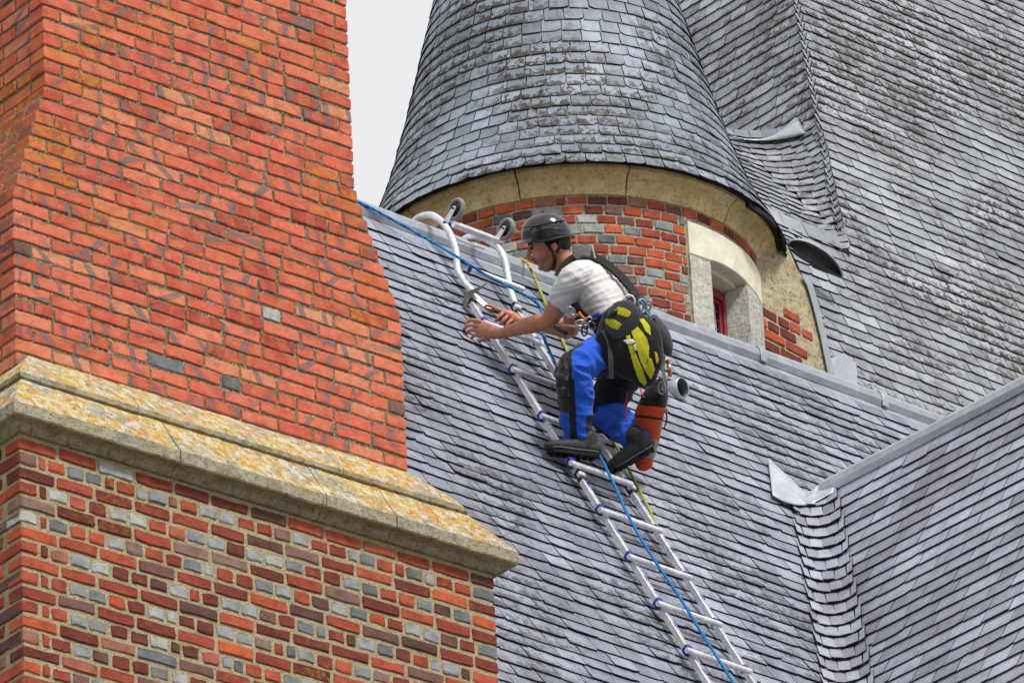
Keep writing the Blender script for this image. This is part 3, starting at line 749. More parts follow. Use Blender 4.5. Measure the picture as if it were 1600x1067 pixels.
# conical roof
cpro = [(0, RE), (.05, 1.142), (.12, 1.104), (.22, 1.056), (.34, 1.008), (.6, .922), (.87, .848), (1.6, .668), (2.4, .478), (4.4, .01)]
def crad(dz):
    for (z0, r0), (z1, r1) in zip(cpro[:-1], cpro[1:]):
        if dz <= z1: return r0 + (r1-r0)*(dz-z0)/(z1-z0)
    return .01
zz = [4.4*(k_/60)**1.4 for k_ in range(61)]
cone = grid_obj('turret_roof', [[tp(p, ZE+.012+d, crad(d)-.012) for p in phis[:-1]] for d in zz], M['deck'], turret, closed=True)
vs, fs = [], []
for k_ in range(180):                                     # board under the eaves
    p = phis[k_]
    vs += [tp(p, ZE+.022, 1.02), tp(p, ZE+.010, 1.135), tp(p, ZE+.004, RE-.02), tp(p, ZE+.014, RE-.012)]
for k_ in range(180):
    for j in range(3): fs.append((k_*4+j, k_*4+j+1, ((k_+1) % 180)*4+j+1, ((k_+1) % 180)*4+j))
mesh_obj('eaves_board', vs, fs, M['deck'], turret)
ms = slate_set(.108, .0825, .006, 'slate_turret', 10, .004, s0=4); items = []; rg = random.Random(9)
arcs = [(0, 0.0)]; d = 0; sl_ = 0
while d < 3.0:
    d2 = d+.01; sl_ += sqrt(.01**2+(crad(d2)-crad(d))**2); d = d2; arcs.append((d, sl_))
def dz_at(s_):
    for (d0, s0), (d1, s1) in zip(arcs[:-1], arcs[1:]):
        if s_ <= s1: return d0+(d1-d0)*(s_-s0)/(s1-s0)
    return arcs[-1][0]
s = -.022; row = 0
while s < 2.5:
    dzt = dz_at(max(s, 0)); L = .0825*1.75; dtop = dz_at(max(s, 0)+L); rt, rb = crad(dtop), crad(dzt)
    p = radians(-180)+rg.random()*.1; ex = s if s < 0 else 0
    nper = max(20, round(2*pi*rb/.108)); k_ = 0
    while k_ < nper:
        da = 2*pi/nper; jit = rg.uniform(-.06, .06)
        pc = p+da*(k_+.5*(row % 2)); 
        top = tp(pc, ZE+.012+dtop, rt-.002); tail = tp(pc, ZE+.012+dzt+ex, rb+.0105+abs(rg.gauss(0, .0012)))
        y_ = (tail-top).normalized(); x_ = -tan_(pc); rot = rg.gauss(0, .004); x_ = (x_-y_*x_.dot(y_)+y_*rot).normalized(); y_ = (y_-x_*y_.dot(x_)).normalized(); z_ = x_.cross(y_)
        if z_.dot(tdir(pc)) < 0: z_ = -z_
        items.append((rg.choice(ms), sc(frame(top + y_*rg.gauss(0, .0016), x_, y_, z_), da*rb/.108*1.0, (tail-top).length/L, 1)))
        k_ += 1
    s += .0825*(1+.03*sin(row)); row += 1
def cone_seen(x, y):
    ph = 0; return y < 340 and 600 < x < 1215
front = [it for it in items if (it[1].translation-V((TX, TY, it[1].translation.z))).normalized().dot(-_h) > -.02]
back = [it for it in items if (it[1].translation-V((TX, TY, it[1].translation.z))).normalized().dot(-_h) <= -.02]
front.sort(key=lambda it: -((it[1].translation-V((TX, TY, it[1].translation.z))).normalized().dot(-_h)) + (0 if inframe(it[1].translation) and proj(it[1].translation)[1] > 3 else 9))
for me, Mx in front[:300]: place(me, 'slate', Mx, cone)
joined('slate_field', front[300:]+back, cone); print('cone', len(front))

# ------------------------------------------------------------------ pavilion roof, link roof and the swept corner
YL = 2.0; TLK, TP1 = math.atan(1.355), math.atan(2.9)
PA = hit(1205, 240, V((0, 1, 0)), V((0, YL, 0))); PB = hit(1138, 213, V((0, 1, 0)), V((0, YL, 0)))
NL = V((0, -sin(TLK), cos(TLK))); SLK = V((0, -cos(TLK), -sin(TLK)))
PE = hit(1318, 395, NL, PA)
NP = V((0, -sin(TP1), cos(TP1))); SP = V((0, -cos(TP1), -sin(TP1)))
PH = hit(1243, 0, NP, PE); T2 = (PE.z-PH.z)/(PE.x-PH.x); TP2 = math.atan(T2)
N2 = V((-sin(TP2), 0, cos(TP2))); S2 = V((-cos(TP2), 0, -sin(TP2)))
print('pavilion', PA, PB, PE, PH, 'left slope', math.degrees(TP2))
def xleft(z): return PE.x + (z-PE.z)/T2
def yfront(z): return PE.y + (z-PE.z)/2.9
def ylink(z): return PA.y + (z-PA.z)/1.355
ztopP = PH.z + 2.4
pvb = empty('pavilion', V((PE.x+1.2, 2, 0)))
pav = mesh_obj('roof', [V((xleft(ztopP), yfront(ztopP), ztopP)), V((xleft(PE.z), yfront(PE.z), PE.z)), V((PE.x-.55, yfront(PE.z), PE.z)), V((PE.x-.55, yfront(ZR-1), ZR-1)), V((PE.x+4.6, yfront(ZR-1), ZR-1)), V((PE.x+4.6, yfront(ztopP), ztopP)),
     V((xleft(ztopP), yfront(ztopP)+3, ztopP)), V((xleft(PE.z), yfront(PE.z)+3, PE.z))], [(0, 1, 2, 3, 4, 5), (0, 6, 7, 1)], M['deck'], pvb, origin=V((PE.x+1.2, yfront(ZR-1), ZR-1)))
for v in pav.data.vertices: v.co += V((.014, .014, -.004))
tag(pvb, 'tall pavilion with a weathered hipped slate roof rising behind the turret', 'building', kind='thing')
ms = slate_set(.16, .0855, .007, 'slate_pavilion', 10, .005, s0=5); items = []; rg = random.Random(15); s = -4.6; i = 0
while s < 2.0:
    z = PE.z - s*sin(TP1); u0 = (xleft(z)-PE.x-.004) if s <= .0 else -.62 - .02*s
    course_slates(items, ms, PE, XM, SP, NP, s, u0, 4.4, .16, .0855, .0135, rg, 1.1); s += .0855*(1+.04*sin(i*1.3)); i += 1
print('pav front', lay(items, 'slate', pav, 300, lambda x, y: y < 600 and x > 1240 and not (x < 1262 and y > 400), mass='slate_field'))
items = []; s = -4.7; i = 0; rg = random.Random(16); OL = V((PE.x, PE.y, PE.z))
YP = V((0, 1, 0))
while s < .6:
    z = PE.z - s*sin(TP2)
    if z > PE.z+.05:
        y0 = yfront(z)-PE.y+.004; y1 = min(ylink(z)-PE.y if z < PA.z else 99, 3.2)
        if z > PA.z - .02: course_slates(items, ms, OL, YP, S2, N2, s, y0, y1, .16, .0855, .0135, rg, 1.2)
    s += .0855; i += 1
print('pav left', lay(items, 'hip_side_slate', pav, 120, mass='hip_side_slate_field'))
# link roof with the swept corner
linkr = empty('saddle_roof', V((PE.x-.8, ylink(PE.z), PE.z-.4)))
tag(linkr, 'small swept slate roof joining the turret cone to the tall roof', 'roof', kind='thing')
def sweep_path(z, n_=44):
    """plan path of a course at height z: along the link slope, round the corner, to the hip"""
    xc, yc, yh = xleft(z), ylink(z), yfront(z); wdt = yc-yh
    ro = max(.02, min(.42, wdt*.95+.05)); pts = []
    x0 = xc-1.6
    for k_ in range(14): pts.append(V((x0+(xc-ro-x0)*k_/13, yc, z)))
    for k_ in range(1, 15):
        a_ = pi/2*k_/14; pts.append(V((xc-ro+ro*sin(a_), yc-ro+ro*cos(a_), z)))
    if yc-ro > yh:
        for k_ in range(1, 7): pts.append(V((xc, yc-ro+(yh-yc+ro)*k_/6, z)))
    return pts
def along(pts, d):
    for p, q in zip(pts[:-1], pts[1:]):
        l_ = (q-p).length
        if d <= l_: return p+(q-p)*(d/l_), (q-p).normalized()
        d -= l_
    return pts[-1]+(pts[-1]-pts[-2]).normalized()*d, (pts[-1]-pts[-2]).normalized()
zlo = PE.z-.36
pts = [sweep_path(PA.z-.01-(PA.z-.01-PE.z+.03)*k_/24) for k_ in range(25)]
mlen = min(len(p) for p in pts)
def resamp(p, n_=40):
    tot = sum((b-a).length for a, b in zip(p[:-1], p[1:])); return [along(p, tot*i_/(n_-1))[0] for i_ in range(n_)]
deckl = grid_obj('roof_deck', [resamp(p) for p in pts], M['deck'], linkr)
for v in deckl.data.vertices: v.co += V((.012, .016, -.01))
ms2 = slate_set(.085, .0735, .007, 'slate_pavilion', 8, .004, s0=6); items = []; rg = random.Random(17); row = 0
z = PA.z - .04
while z > zlo:
    Lz = .073*1.7; pt, pb_ = sweep_path(z+Lz*.9), sweep_path(z)
    tb = sum((b-a).length for a, b in zip(pb_[:-1], pb_[1:])); tt = sum((b-a).length for a, b in zip(pt[:-1], pt[1:]))
    d = .0 + rg.random()*.05
    while d < tb-.015:
        f = d/tb; _, tg = along(pb_, d); turn = abs(tg.y)
        ww = (.085 if .1 < turn else .135)*rg.uniform(.85, 1.15)
        if tb-d-ww < .03: ww = tb-d
        bq, tg = along(pb_, d+ww/2); 
        # matching point up the slope: same distance back from the hip end
        tq, tg2 = along(pt, max(0, tt-(tb-(d+ww/2))*(tt/tb) )) 
        y_ = (bq-tq); ln = y_.length
        x_ = tg.copy(); nn = x_.cross(y_).normalized()
        if nn.dot(V((-1, -1, .3))) < 0: nn = -nn
        y_ = ((bq+nn*.016)-tq).normalized(); x_ = (x_-y_*x_.dot(y_)).normalized(); z_ = nn if abs(x_.cross(y_).dot(nn)) > .99 else x_.cross(y_)
        z_ = x_.cross(y_).normalized()
        if z_.dot(nn) < 0: z_ = -z_
        if z > PE.z-.03 or proj(bq)[0] < 1240: items.append((rg.choice(ms2), sc(frame(tq+nn*.002, x_, y_, z_), ww/.085, ln/(.0735*1.75), 1)))
        d += ww
    z -= .073*(.85+.1*rg.random())*sin(TLK)*1.12; row += 1
print('swept', lay(items, 'slate', linkr, 300, lambda x, y: x > 1130+.4*(y-213)))
tube('ridge_roll', [PB-XM*.5, PB, PA+XM*.02], .032, M['lead'], linkr, 12, 3)
bp = sweep_path(PA.z-.085); tb_ = sum((b-a).length for a, b in zip(bp[:-1], bp[1:]))
bot_ = [along(bp, tb_-.62+.52*k_/12) for k_ in range(13)]
bot_ = [p + t_.cross(V((0, 0, 1))).normalized()*.034 + V((0, 0, .015)) for p, t_ in bot_]
apex = hit(1243, 184, N2, PE+N2*.030); lft = PA + V((-.02, -.03, .035)); rgt = hit(1256, 207, N2, PE+N2*.034)
topq = smooth_path([lft, lft.lerp(apex, .5)-V((0, .0, .03)), apex, rgt], 4)
o = grid_obj('lead_patch', [[a_.lerp(b_, t_) + V((-.3, -.3, -.2))*(.05*sin(pi*t_)) for t_ in (0, .2, .4, .6, .8, 1)] for a_, b_ in zip(topq, bot_)], M['lead'], linkr)
md = o.modifiers.new('thickness', 'SOLIDIFY'); md.thickness = .006; md.offset = 0
# fascia and soffit under the link eaves
ea = [tp(radians(58), ZE-.01, RE-.03), tp(radians(72), ZE-.012, RE+.0), hit(1234, 398, NL, PA-NL*.03), hit(1249, 430, NL, PA-NL*.03), hit(1255, 448, NL, PA-NL*.02)]
vs, fs = sweep(smooth_path(ea, 12), rect(.022, .034), V((0, 0, 1))); mesh_obj('fascia', vs, fs, M['deck'], linkr)

# rendered wall between turret and tall roof
W0 = tp(radians(80), 0, RWL); W0.z = 0
WD = Matrix.Rotation(radians(8.5), 3, 'Z') @ XM; WN = V((WD.y, -WD.x, 0))
def wl(x, y, out=0): return hit(x, y, WN, W0 + WN*out)
ol = [(1176, 395), (1225, 372), (1247, 424), (1262, 440), (1272, 478), (1285, 530), (1294, 580), (1302, 640), (1176, 640)]
fr = [wl(x, y) for x, y in ol]; bk = [p - WN*.9 for p in fr]; n_ = len(fr)
lw = fix_normals(mesh_obj('link_wall', fr+bk, [tuple(range(n_)), tuple(range(2*n_-1, n_-1, -1))]+[(i_, n_+i_, n_+(i_+1) % n_, (i_+1) % n_) for i_ in range(n_)], M['plaster']))
tag(lw, 'yellowed plaster wall with exposed bricks at the right of the turret', 'wall', kind='thing')
items = []; rg = random.Random(19); zt0 = wl(1190, 482).z; ch = .066; z = wl(1190, 640).z; row = 0
def ucoord(P): return (P-W0).dot(WD)
while z < zt0+.1:
    u = ucoord(wl(1186, 560)) + (.05 if row % 2 else 0); uend = ucoord(wl(1270, 560)) - .02*row*0
    while u < uend:
        w_ = rg.choice((.105, .15, .2)); P = W0+WD*(u+w_/2)+V((0, 0, z+ch/2)); x, y, _ = proj(P)
        lim = 472 + (x-1190)*.40 + 6*rg.random(); rl = 1266 - max(0, 520-y)*.55 + (8 if row % 2 else -2)
        if y > lim and x < rl-6: put_brick(items, W0, WD, ZC, WN, u, z, w_-.013, ch-.013, .05, rg.choices(['brick_red', 'brick_purple', 'brick_bright'], [.6, .2, .2])[0], .0042, rg, jig=1.3); 
        u += w_
    z += ch; row += 1
items = [(me, Matrix.Translation(WN*.006) @ Mx) for me, Mx in items]
print('link bricks', lay(items, 'brick', lw, 200))
# lead flashing up the raking edge and lead soakers on the tall roof
def strip(name, left, right, parent, mt, thick=.004):
    vs = [v for ab in zip(left, right) for v in ab]; n_ = len(left)
    o = mesh_obj(name, vs, [(2*i_, 2*i_+1, 2*i_+3, 2*i_+2) for i_ in range(n_-1)], mt, parent, smooth=False); fix_normals(o)
    md_ = o.modifiers.new('thickness', 'SOLIDIFY'); md_.thickness = thick; md_.offset = 0; return o
e_ = [(1256, 432), (1264, 446), (1274, 480), (1286, 530), (1296, 580), (1303, 640)]
strip('lead_flashing', [wl(x-3, y, .018) for x, y in e_], [wl(x+6, y, .010) for x, y in e_], lw, M['lead'])
def pv(x, y, h=.03): return hit(x, y, NP, PE+NP*h)
for k_, poly in enumerate(([(1296, 560), (1318, 552), (1338, 566), (1340, 600), (1306, 592)],)):
    q = [pv(x, y, .034) for x, y in poly]; m_ = len(q)
    o = fix_normals(mesh_obj('lead_soaker', q+[p-NP*.008 for p in q], [tuple(range(m_))]+[(i_, m_+i_, m_+(i_+1) % m_, (i_+1) % m_) for i_ in range(m_)], M['lead'], pav))
# dark lead hood at the foot of the hip
hn = (-CF*.80 - V((0, 0, .35)) + XM*.05).normalized(); HC = pv(1277, 404, .16)
def hd(x, y): return hit(x, y, hn, HC)
top = smooth_path([hd(x, y) for x, y in ((1231, 380), (1240, 375), (1258, 377), (1280, 387), (1300, 402), (1312, 418), (1317, 431))], 4)
bot = smooth_path([hd(x, y) for x, y in ((1231, 382), (1236, 392), (1248, 402), (1266, 413), (1285, 423), (1302, 430), (1316, 433))], 4)
pts = []
for a, b in zip(top, bot):
    pts.append([a.lerp(b, t) - hn*(.05*sin(pi*t)) for t in (0, .2, .4, .6, .8, 1)])
hood = grid_obj('lead_hood', pts, M['lead_dark'], None)
md = hood.modifiers.new('thickness', 'SOLIDIFY'); md.thickness = .008
fix_normals(hood); tag(hood, 'dark rounded lead gutter hood at the foot of the hip', 'gutter hood')
tube('rim', top, .0055, M['lead_bright'], hood, 8, 0)

# ------------------------------------------------------------------ ladder hooked over the ridge
ladder = empty('roof_ladder', on_main(1010, 930, .03)); tag(ladder, 'aluminium roof ladder with blue clips and wheeled ridge hooks', 'ladder')
HL, HR_ = .070, .105
def lx(y): return 937+(y-795)*.6215
def rx(y): return 1021+(y-822)*.6355
def rail(a, b, name, fx, w_=.024, h_=.032, hh=HL):
    A_, B_ = on_main(fx(a), a, hh), on_main(fx(b), b, hh); d_ = (B_-A_).normalized(); s_ = d_.cross(NM).normalized()
    vs, fs = [], []
    pr = [(-w_/2, -h_/2), (w_/2, -h_/2), (w_/2, h_/2-.004), (w_/2-.004, h_/2), (.005, h_/2), (.004, h_/2-.007), (-.004, h_/2-.007), (-.005, h_/2), (-w_/2+.004, h_/2), (-w_/2, h_/2-.004)]
    for P in (A_, B_): vs += [P+s_*q[0]+NM*q[1] for q in pr]
    n_ = len(pr); fs = [(i_, (i_+1) % n_, n_+(i_+1) % n_, n_+i_) for i_ in range(n_)]+[tuple(range(n_-1, -1, -1)), tuple(n_+i_ for i_ in range(n_))]
    return fix_normals(mesh_obj(name, vs, fs, M['alu'], ladder))
for fx, y0, y1 in ((lx, 474, 738), (lx, 752, 1120), (rx, 490, 757), (rx, 772, 1130)): rail(y0, y1, 'rail', fx)
def clip(P, d_, sx, sy, sz, mt, name):
    s_ = d_.cross(NM).normalized(); vs, fs = boxv(frame(P, s_, d_, NM), sx, sy, sz, .006); return mesh_obj(name, vs, fs, mt, ladder)
rd = (on_main(lx(1000), 1000, HL)-on_main(lx(600), 600, HL)).normalized()
ry = [504+73.1*k_ for k_ in range(9)]
for k_, y in enumerate(ry):
    a = on_main(lx(y), y, HR_); yr = y+30; b = on_main(rx(yr), yr, HR_); d_ = (b-a).normalized()
    vs, fs = sweep([a - d_*.005, b + d_*.04], rect(.030, .024, .006), NM); mesh_obj('rung', vs, fs, M['alu'], ladder)
    clip(on_main(lx(y), y, HL+.012), rd, .036, .046, .046, M['blue_plastic'], 'rung_clip')
    clip(on_main(rx(yr), yr, HL+.0), rd, .034, .036, .042, M['blue_plastic'], 'rung_clip')
    for fx, yy in ((lx, y+36.5), (rx, yr+36.5)): clip(on_main(fx(yy), yy, HL-.004), rd, .035, .042, .040, M['blue_plastic'], 'spacer_clip')
for fx, y in ((lx, 745), (rx, 765), (lx, 468), (rx, 484)):
    P = on_main(fx(y), y, HL); clip(P, rd, .022, .10, .040, M['black_plastic'], 'hinge')
    clip(P+NM*.012, rd, .040, .03, .03, M['alu'], 'hinge_plate')
XLh, XRh = on_main(738, 455, HL).x, on_main(806, 480, HL).x
def hx(x, y, X): return hit(x, y, XM, V((X, 0, 0)))
Lh = [hx(x, y, XLh) for x, y in ((739, 456), (726, 441), (715, 421), (713, 395), (707, 374), (698, 356), (685, 342), (672, 336), (657, 339), (648, 346), (643, 362))]
Rh = [hx(x, y, XRh) for x, y in ((805, 476), (799, 459), (794, 436), (789, 408), (780, 389), (767, 378), (752, 371), (738, 370), (727, 373), (720, 381))]
for P in (Lh, Rh): tube('hook', P, .0175, M['alu'], ladder, 12, 5, up=XM)
def bar(a, b, w_, h_, name='cross_bar', mt='alu'):
    vs, fs = sweep([a, b], rect(w_, h_), NM); return mesh_obj(name, vs, fs, M[mt], ladder)
bar(hx(728, 424, XLh)+NM*.02, hx(815, 457, XRh)+NM*.02, .03, .022)
bar(hx(707, 353, XLh)+NM*.01, hx(776, 379, XRh)+NM*.01, .03, .03)
bar(hx(703, 364, XLh)-NM*.02, hx(760, 384, XRh)-NM*.02, .012, .012)
bar(hx(729, 425, XLh)+NM*.024, hx(733, 427, XLh+.008)+NM*.024, .036, .034, 'bar_clip', 'blue_plastic')
for (cx_, cy_), X, (bx, by) in (((713, 327.5), XLh+.015, (699, 352)), ((791, 358.5), XRh+.015, (775, 383))):
    c_ = hx(cx_, cy_, X); R_ = .0625
    wh = mesh_obj('wheel', *(lambda P: P)(sweep([c_-XM*.004, c_+XM*.004], circ(.012, 10), V((0, 0, 1)))), M['black_plastic'], ladder)
    vs, fs = [], []                                       # rubber tyre
    for k_ in range(28):
        a_ = 2*pi*k_/28; e = V((0, cos(a_), sin(a_)))
        for j in range(8):
            b_ = 2*pi*j/8; vs.append(c_ + e*(R_-.011+.011*cos(b_)) + XM*(.0145*sin(b_)))
    for k_ in range(28):
        for j in range(8): fs.append((k_*8+j, k_*8+(j+1) % 8, ((k_+1) % 28)*8+(j+1) % 8, ((k_+1) % 28)*8+j))
    mesh_obj('tyre', vs, fs, M['tyre'], wh, smooth=True)
    ac = ([], [])
    for k_ in range(5):
        a_ = 2*pi*k_/5+.4; e = V((0, cos(a_), sin(a_))); addp(ac, boxv(frame(c_+e*.028, e, XM, e.cross(XM)), .05, .010, .012, .002))
    addp(ac, sweep([c_-XM*.002, c_+XM*.002], circ(R_-.018, 24), V((0, 0, 1))))
    mesh_obj('hub', ac[0], ac[1], M['black_plastic'], wh)
    b_ = hx(bx, by, X); up_ = (c_-b_).normalized(); sd_ = up_.cross(XM).normalized()
    for dx in (-.019, .019):
        q = []
        for k_ in range(13):
            if k_ <= 6: a_ = pi*k_/6; q.append(c_ + sd_*(.014*cos(a_)) + up_*(.014*sin(a_)))
            else: q.append(b_ + sd_*(.021*(-1+2*(k_-7)/5)) - up_*.006*(1 if k_ in (8, 9, 10, 11) else 0))
        q = [p+XM*dx for p in q]; n_ = len(q)
        fix_normals(mesh_obj('wheel_bracket', q+[p+XM*.004 for p in q], [tuple(range(n_)), tuple(range(2*n_-1, n_-1, -1))]+[(i_, n_+i_, n_+(i_+1) % n_, (i_+1) % n_) for i_ in range(n_)], M['alu'], ladder))
    tube('axle', [c_-XM*.026, c_+XM*.026], .006, M['black_plastic'], ladder, 8, 0)
    vs, fs = boxv(frame(b_-XM*.005+up_*.004, XM, up_, sd_), .05, .022, .026, .004); mesh_obj('swivel', vs, fs, M['blue_plastic'], ladder)

# ------------------------------------------------------------------ ropes
def rope_mat(name, c1, c2, sc_=150):
    k = N(name); wv = k.n('ShaderNodeTexWave', wave_type='BANDS', bands_direction='DIAGONAL'); wv.inputs['Scale'].default_value = sc_/6; wv.inputs['Distortion'].default_value = 1.5
    k.l(k.pos(), wv.inputs['Vector']); col = k.ramp(wv.outputs['Fac'], [(.35, c1), (.6, c2)]); k.bump(wv.outputs['Fac'], .6, .003); return k.fin(col, .75, .2)
M['rope_blue'] = rope_mat('rope_blue', (.008, .10, .36), (.02, .27, .62)); M['rope_yellow'] = rope_mat('rope_yellow', (.16, .15, .03), (.62, .58, .05))
def rope_obj(name, pts, r, mt, label):
    P = smooth_path(pts, 10); vs, fs = sweep(P, circ(r, 8), NM); o = mesh_obj(name, vs, fs, mt, None, smooth=True); return tag(o, label, 'rope')
rope_obj('rope', [on_main(x, y, h) for x, y, h in ((520, 300, .05), (567, 319, .06), (620, 347, .062), (680, 381, .10), (712, 400, .17), (760, 430, .19), (805, 453, .20), (838, 473, .18), (847, 492, .16), (849, 522, .16), (858, 547, .14), (870, 573, .15), (886, 610, .15), (905, 650, .13), (929, 697, .14), (954, 745, .145), (984, 810, .14), (1017, 866, .14), (1059, 928, .14), (1100, 994, .14), (1150, 1072, .14), (1190, 1130, .10))],
         .0075, M['rope_blue'], 'blue rope running from the chimney across the ladder and down')
rope_obj('rope', [hit(805, 409, V((0, 1, 0)), V((0, .09, 0)))] + [hit(812, 404, V((0, 1, 0)), V((0, .01, 0)))] + [on_main(x, y, h) for x, y, h in ((825, 413, .085), (836, 436, .055), (845, 457, .04), (855, 480, .035), (870, 512, .035), (887, 550, .035), (920, 618, .035), (960, 692, .035), (990, 748, .04), (1018, 803, .04), (1045, 855, .04), (1067, 889, .04), (1092, 932, .04), (1112, 965, .035), (1130, 1000, .035))],
         .0072, M['rope_yellow'], 'yellow rope hanging over the ridge behind the roofer')
#PART3
# ------------------------------------------------------------------ the roofer
R_, U_, T_ = CR.copy(), CU.copy(), -CF                     # across, upward, towards the street
PXM = 34.85/FPX                                           # metres per photograph pixel at the roofer
def J(x, y, q=34.85): return dep(x, y, q)
def loft(rings, n_=20, cap=True):
    """rings: (centre, side vector, radius along side, radius across); closed by rounded ends"""
    rr = list(rings)
    if cap:
        for end in (0, -1):
            P, s_, a, b = rr[end]; P2 = rr[1 if end == 0 else -2][0]; d_ = (P-P2).normalized(); rm = min(a, b)
            ex = [(P + d_*rm*.55*k_, s_, a*sqrt(max(.02, 1-(.55*k_)**2*.95)), b*sqrt(max(.02, 1-(.55*k_)**2*.95))) for k_ in (1, 1.7)]
            if end == 0: rr = ex[::-1] + rr
            else: rr = rr + ex
    vs, fs = [], []; L = len(rr)
    for i_, (P, s_, a, b) in enumerate(rr):
        t = (rr[min(i_+1, L-1)][0]-rr[max(i_-1, 0)][0]).normalized()
        e1 = (s_ - t*s_.dot(t)).normalized(); e2 = t.cross(e1)
        for k_ in range(n_):
            an = 2*pi*k_/n_; vs.append(P + e1*(a*cos(an)) + e2*(b*sin(an)))
    for i_ in range(L-1):
        for k_ in range(n_): fs.append((i_*n_+k_, i_*n_+(k_+1) % n_, (i_+1)*n_+(k_+1) % n_, (i_+1)*n_+k_))
    fs += [tuple(range(n_-1, -1, -1)), tuple((L-1)*n_+k_ for k_ in range(n_))]
    return vs, fs
def limb(pts, side=None, sub=3):
    """pts: (P, ra, rb); smooth chain"""
    s_ = side or T_
    P = smooth_path([p[0] for p in pts], sub); A = smooth_path([V((p[1], p[2], 0)) for p in pts], sub)
    return loft([(p, s_, max(.003, a.x), max(.003, a.y)) for p, a in zip(P, A)])
def ball(P, ax, rad, n_=16, m_=10):
    """ellipsoid: ax three unit vectors, rad three radii"""
    vs, fs = [], []
    for i_ in range(m_+1):
        th = pi*i_/m_*.96+.02*pi
        for k_ in range(n_):
            ph = 2*pi*k_/n_; vs.append(P + ax[0]*(rad[0]*sin(th)*cos(ph)) + ax[1]*(rad[1]*sin(th)*sin(ph)) + ax[2]*(rad[2]*cos(th)))
    for i_ in range(m_):
        for k_ in range(n_): fs.append((i_*n_+k_, i_*n_+(k_+1) % n_, (i_+1)*n_+(k_+1) % n_, (i_+1)*n_+k_))
    fs += [tuple(range(n_-1, -1, -1)), tuple(m_*n_+k_ for k_ in range(n_))]
    return vs, fs
def fuse(name, parts, voxel, mats, parent=None, smooth_it=6, origin=None, wrinkle=None, classify=None):
    """one continuous surface grown over all the parts"""
    acc = ([], [])
    for p in parts: addp(acc, p)
    tmp = mesh_obj(name+'_tmp', acc[0], acc[1], mats, None, origin=origin or V((0, 0, 0))); fix_normals(tmp)
    r = tmp.modifiers.new('remesh', 'REMESH'); r.mode = 'VOXEL'; r.voxel_size = voxel
    if smooth_it: s_ = tmp.modifiers.new('smooth', 'SMOOTH'); s_.factor = .5; s_.iterations = smooth_it
    bpy.context.view_layer.update(); dg = bpy.context.evaluated_depsgraph_get()
    me = bpy.data.meshes.new_from_object(tmp.evaluated_get(dg)); me.name = name
    old = tmp.data; loc = V(tmp.location); bpy.data.objects.remove(tmp); bpy.data.meshes.remove(old)
    me.materials.clear()
    for mt in (mats if isinstance(mats, (list, tuple)) else [mats]): me.materials.append(mt)
    if wrinkle:
        nn = [v.normal.copy() for v in me.vertices]
        for v, n0 in zip(me.vertices, nn): v.co += n0*wrinkle(v.co+loc)
    me.polygons.foreach_set('use_smooth', [True]*len(me.polygons))
    if classify: me.polygons.foreach_set('material_index', [classify(p.center+loc, p.normal) for p in me.polygons])
    me.update()
    o = bpy.data.objects.new(name, me); o.location = loc - (pw(parent) if parent is not None else V((0, 0, 0)))
    return link(o, parent)
def ribbon(name, pts, w_, mt, parent, nrm=None, th=.003, sm=6, flat=None):
    """strap: w_ wide, lying along pts with its face towards nrm (vector or list)"""
    P = smooth_path(pts, sm); L = len(P); vs, fs = [], []
    NR = smooth_path(nrm, sm) if isinstance(nrm, list) else [nrm or T_]*L
    for i_, p in enumerate(P):
        t = (P[min(i_+1, L-1)]-P[max(i_-1, 0)]).normalized(); n0 = (NR[i_]-t*NR[i_].dot(t)).normalized(); s_ = t.cross(n0)
        vs += [p+s_*(w_/2)-n0*th/2, p+s_*(w_/2)+n0*th/2, p-s_*(w_/2)+n0*th/2, p-s_*(w_/2)-n0*th/2]
    for i_ in range(L-1):
        for k_ in range(4): fs.append((i_*4+k_, i_*4+(k_+1) % 4, (i_+1)*4+(k_+1) % 4, (i_+1)*4+k_))
    fs += [(3, 2, 1, 0), tuple((L-1)*4+k_ for k_ in range(4))]
    return fix_normals(mesh_obj(name, vs, fs, mt, parent))

def cloth(name, col, sc_=9, bump=.5, rough=.85, weave=True, spots=None):
    k = N(name); c = k.ramp(k.noise(sc_, 4, .6), [(.3, tuple(x*.86 for x in col)), (.7, tuple(min(1, x*1.1) for x in col))])
    if spots: c = k.mix(k.ramp(k.noise(34, 5, .75), [(.56, 0.0), (.64, .8)]), c, spots)
    k.bump(k.math('ADD', k.noise(400, 2), k.math('MULTIPLY', k.noise(22, 4, .6, dist=.8), 3.0)), bump, .006)
    m_ = k.fin(c, rough, .2); k.b.inputs['Sheen Weight'].default_value = .15; return m_
M['shirt'] = cloth('shirt', (.72, .70, .70), 7, .35)
M['trouser_blue'] = cloth('trouser_blue', (.014, .105, .64), 10, .45)
M['trouser_black'] = cloth('trouser_black', (.012, .012, .015), 12, .6)
M['knee_pad'] = cloth('knee_pad', (.022, .022, .024), 9, .6, spots=(.26, .25, .23))
M['web_black'] = cloth('web_black', (.016, .016, .019), 30, .4); M['web_grey'] = cloth('web_grey', (.10, .10, .105), 30, .4)
M['bag_green'] = cloth('bag_green', (.56, .54, .02), 14, .35, .7); M['bag_grey'] = cloth('bag_grey', (.055, .056, .062), 14, .3, .6); M['bag_black'] = cloth('bag_black', (.010, .010, .012), 14, .35, .7)
M['sack_orange'] = cloth('sack_orange', (.62, .075, .018), 14, .3, .6)
M['sack_grey'] = cloth('sack_grey', (.34, .32, .30), 14, .3, .7)
M['hair'] = plain('hair', (.022, .014, .010), .6, .4, gs=160, var=.6, grain=.8)
M['boot'] = plain('boot', (.030, .029, .030), .62, .35, gs=45, var=.5, grain=.5); M['sole'] = plain('sole', (.012, .012, .013), .8, .25, gs=60, var=.4, grain=.8)
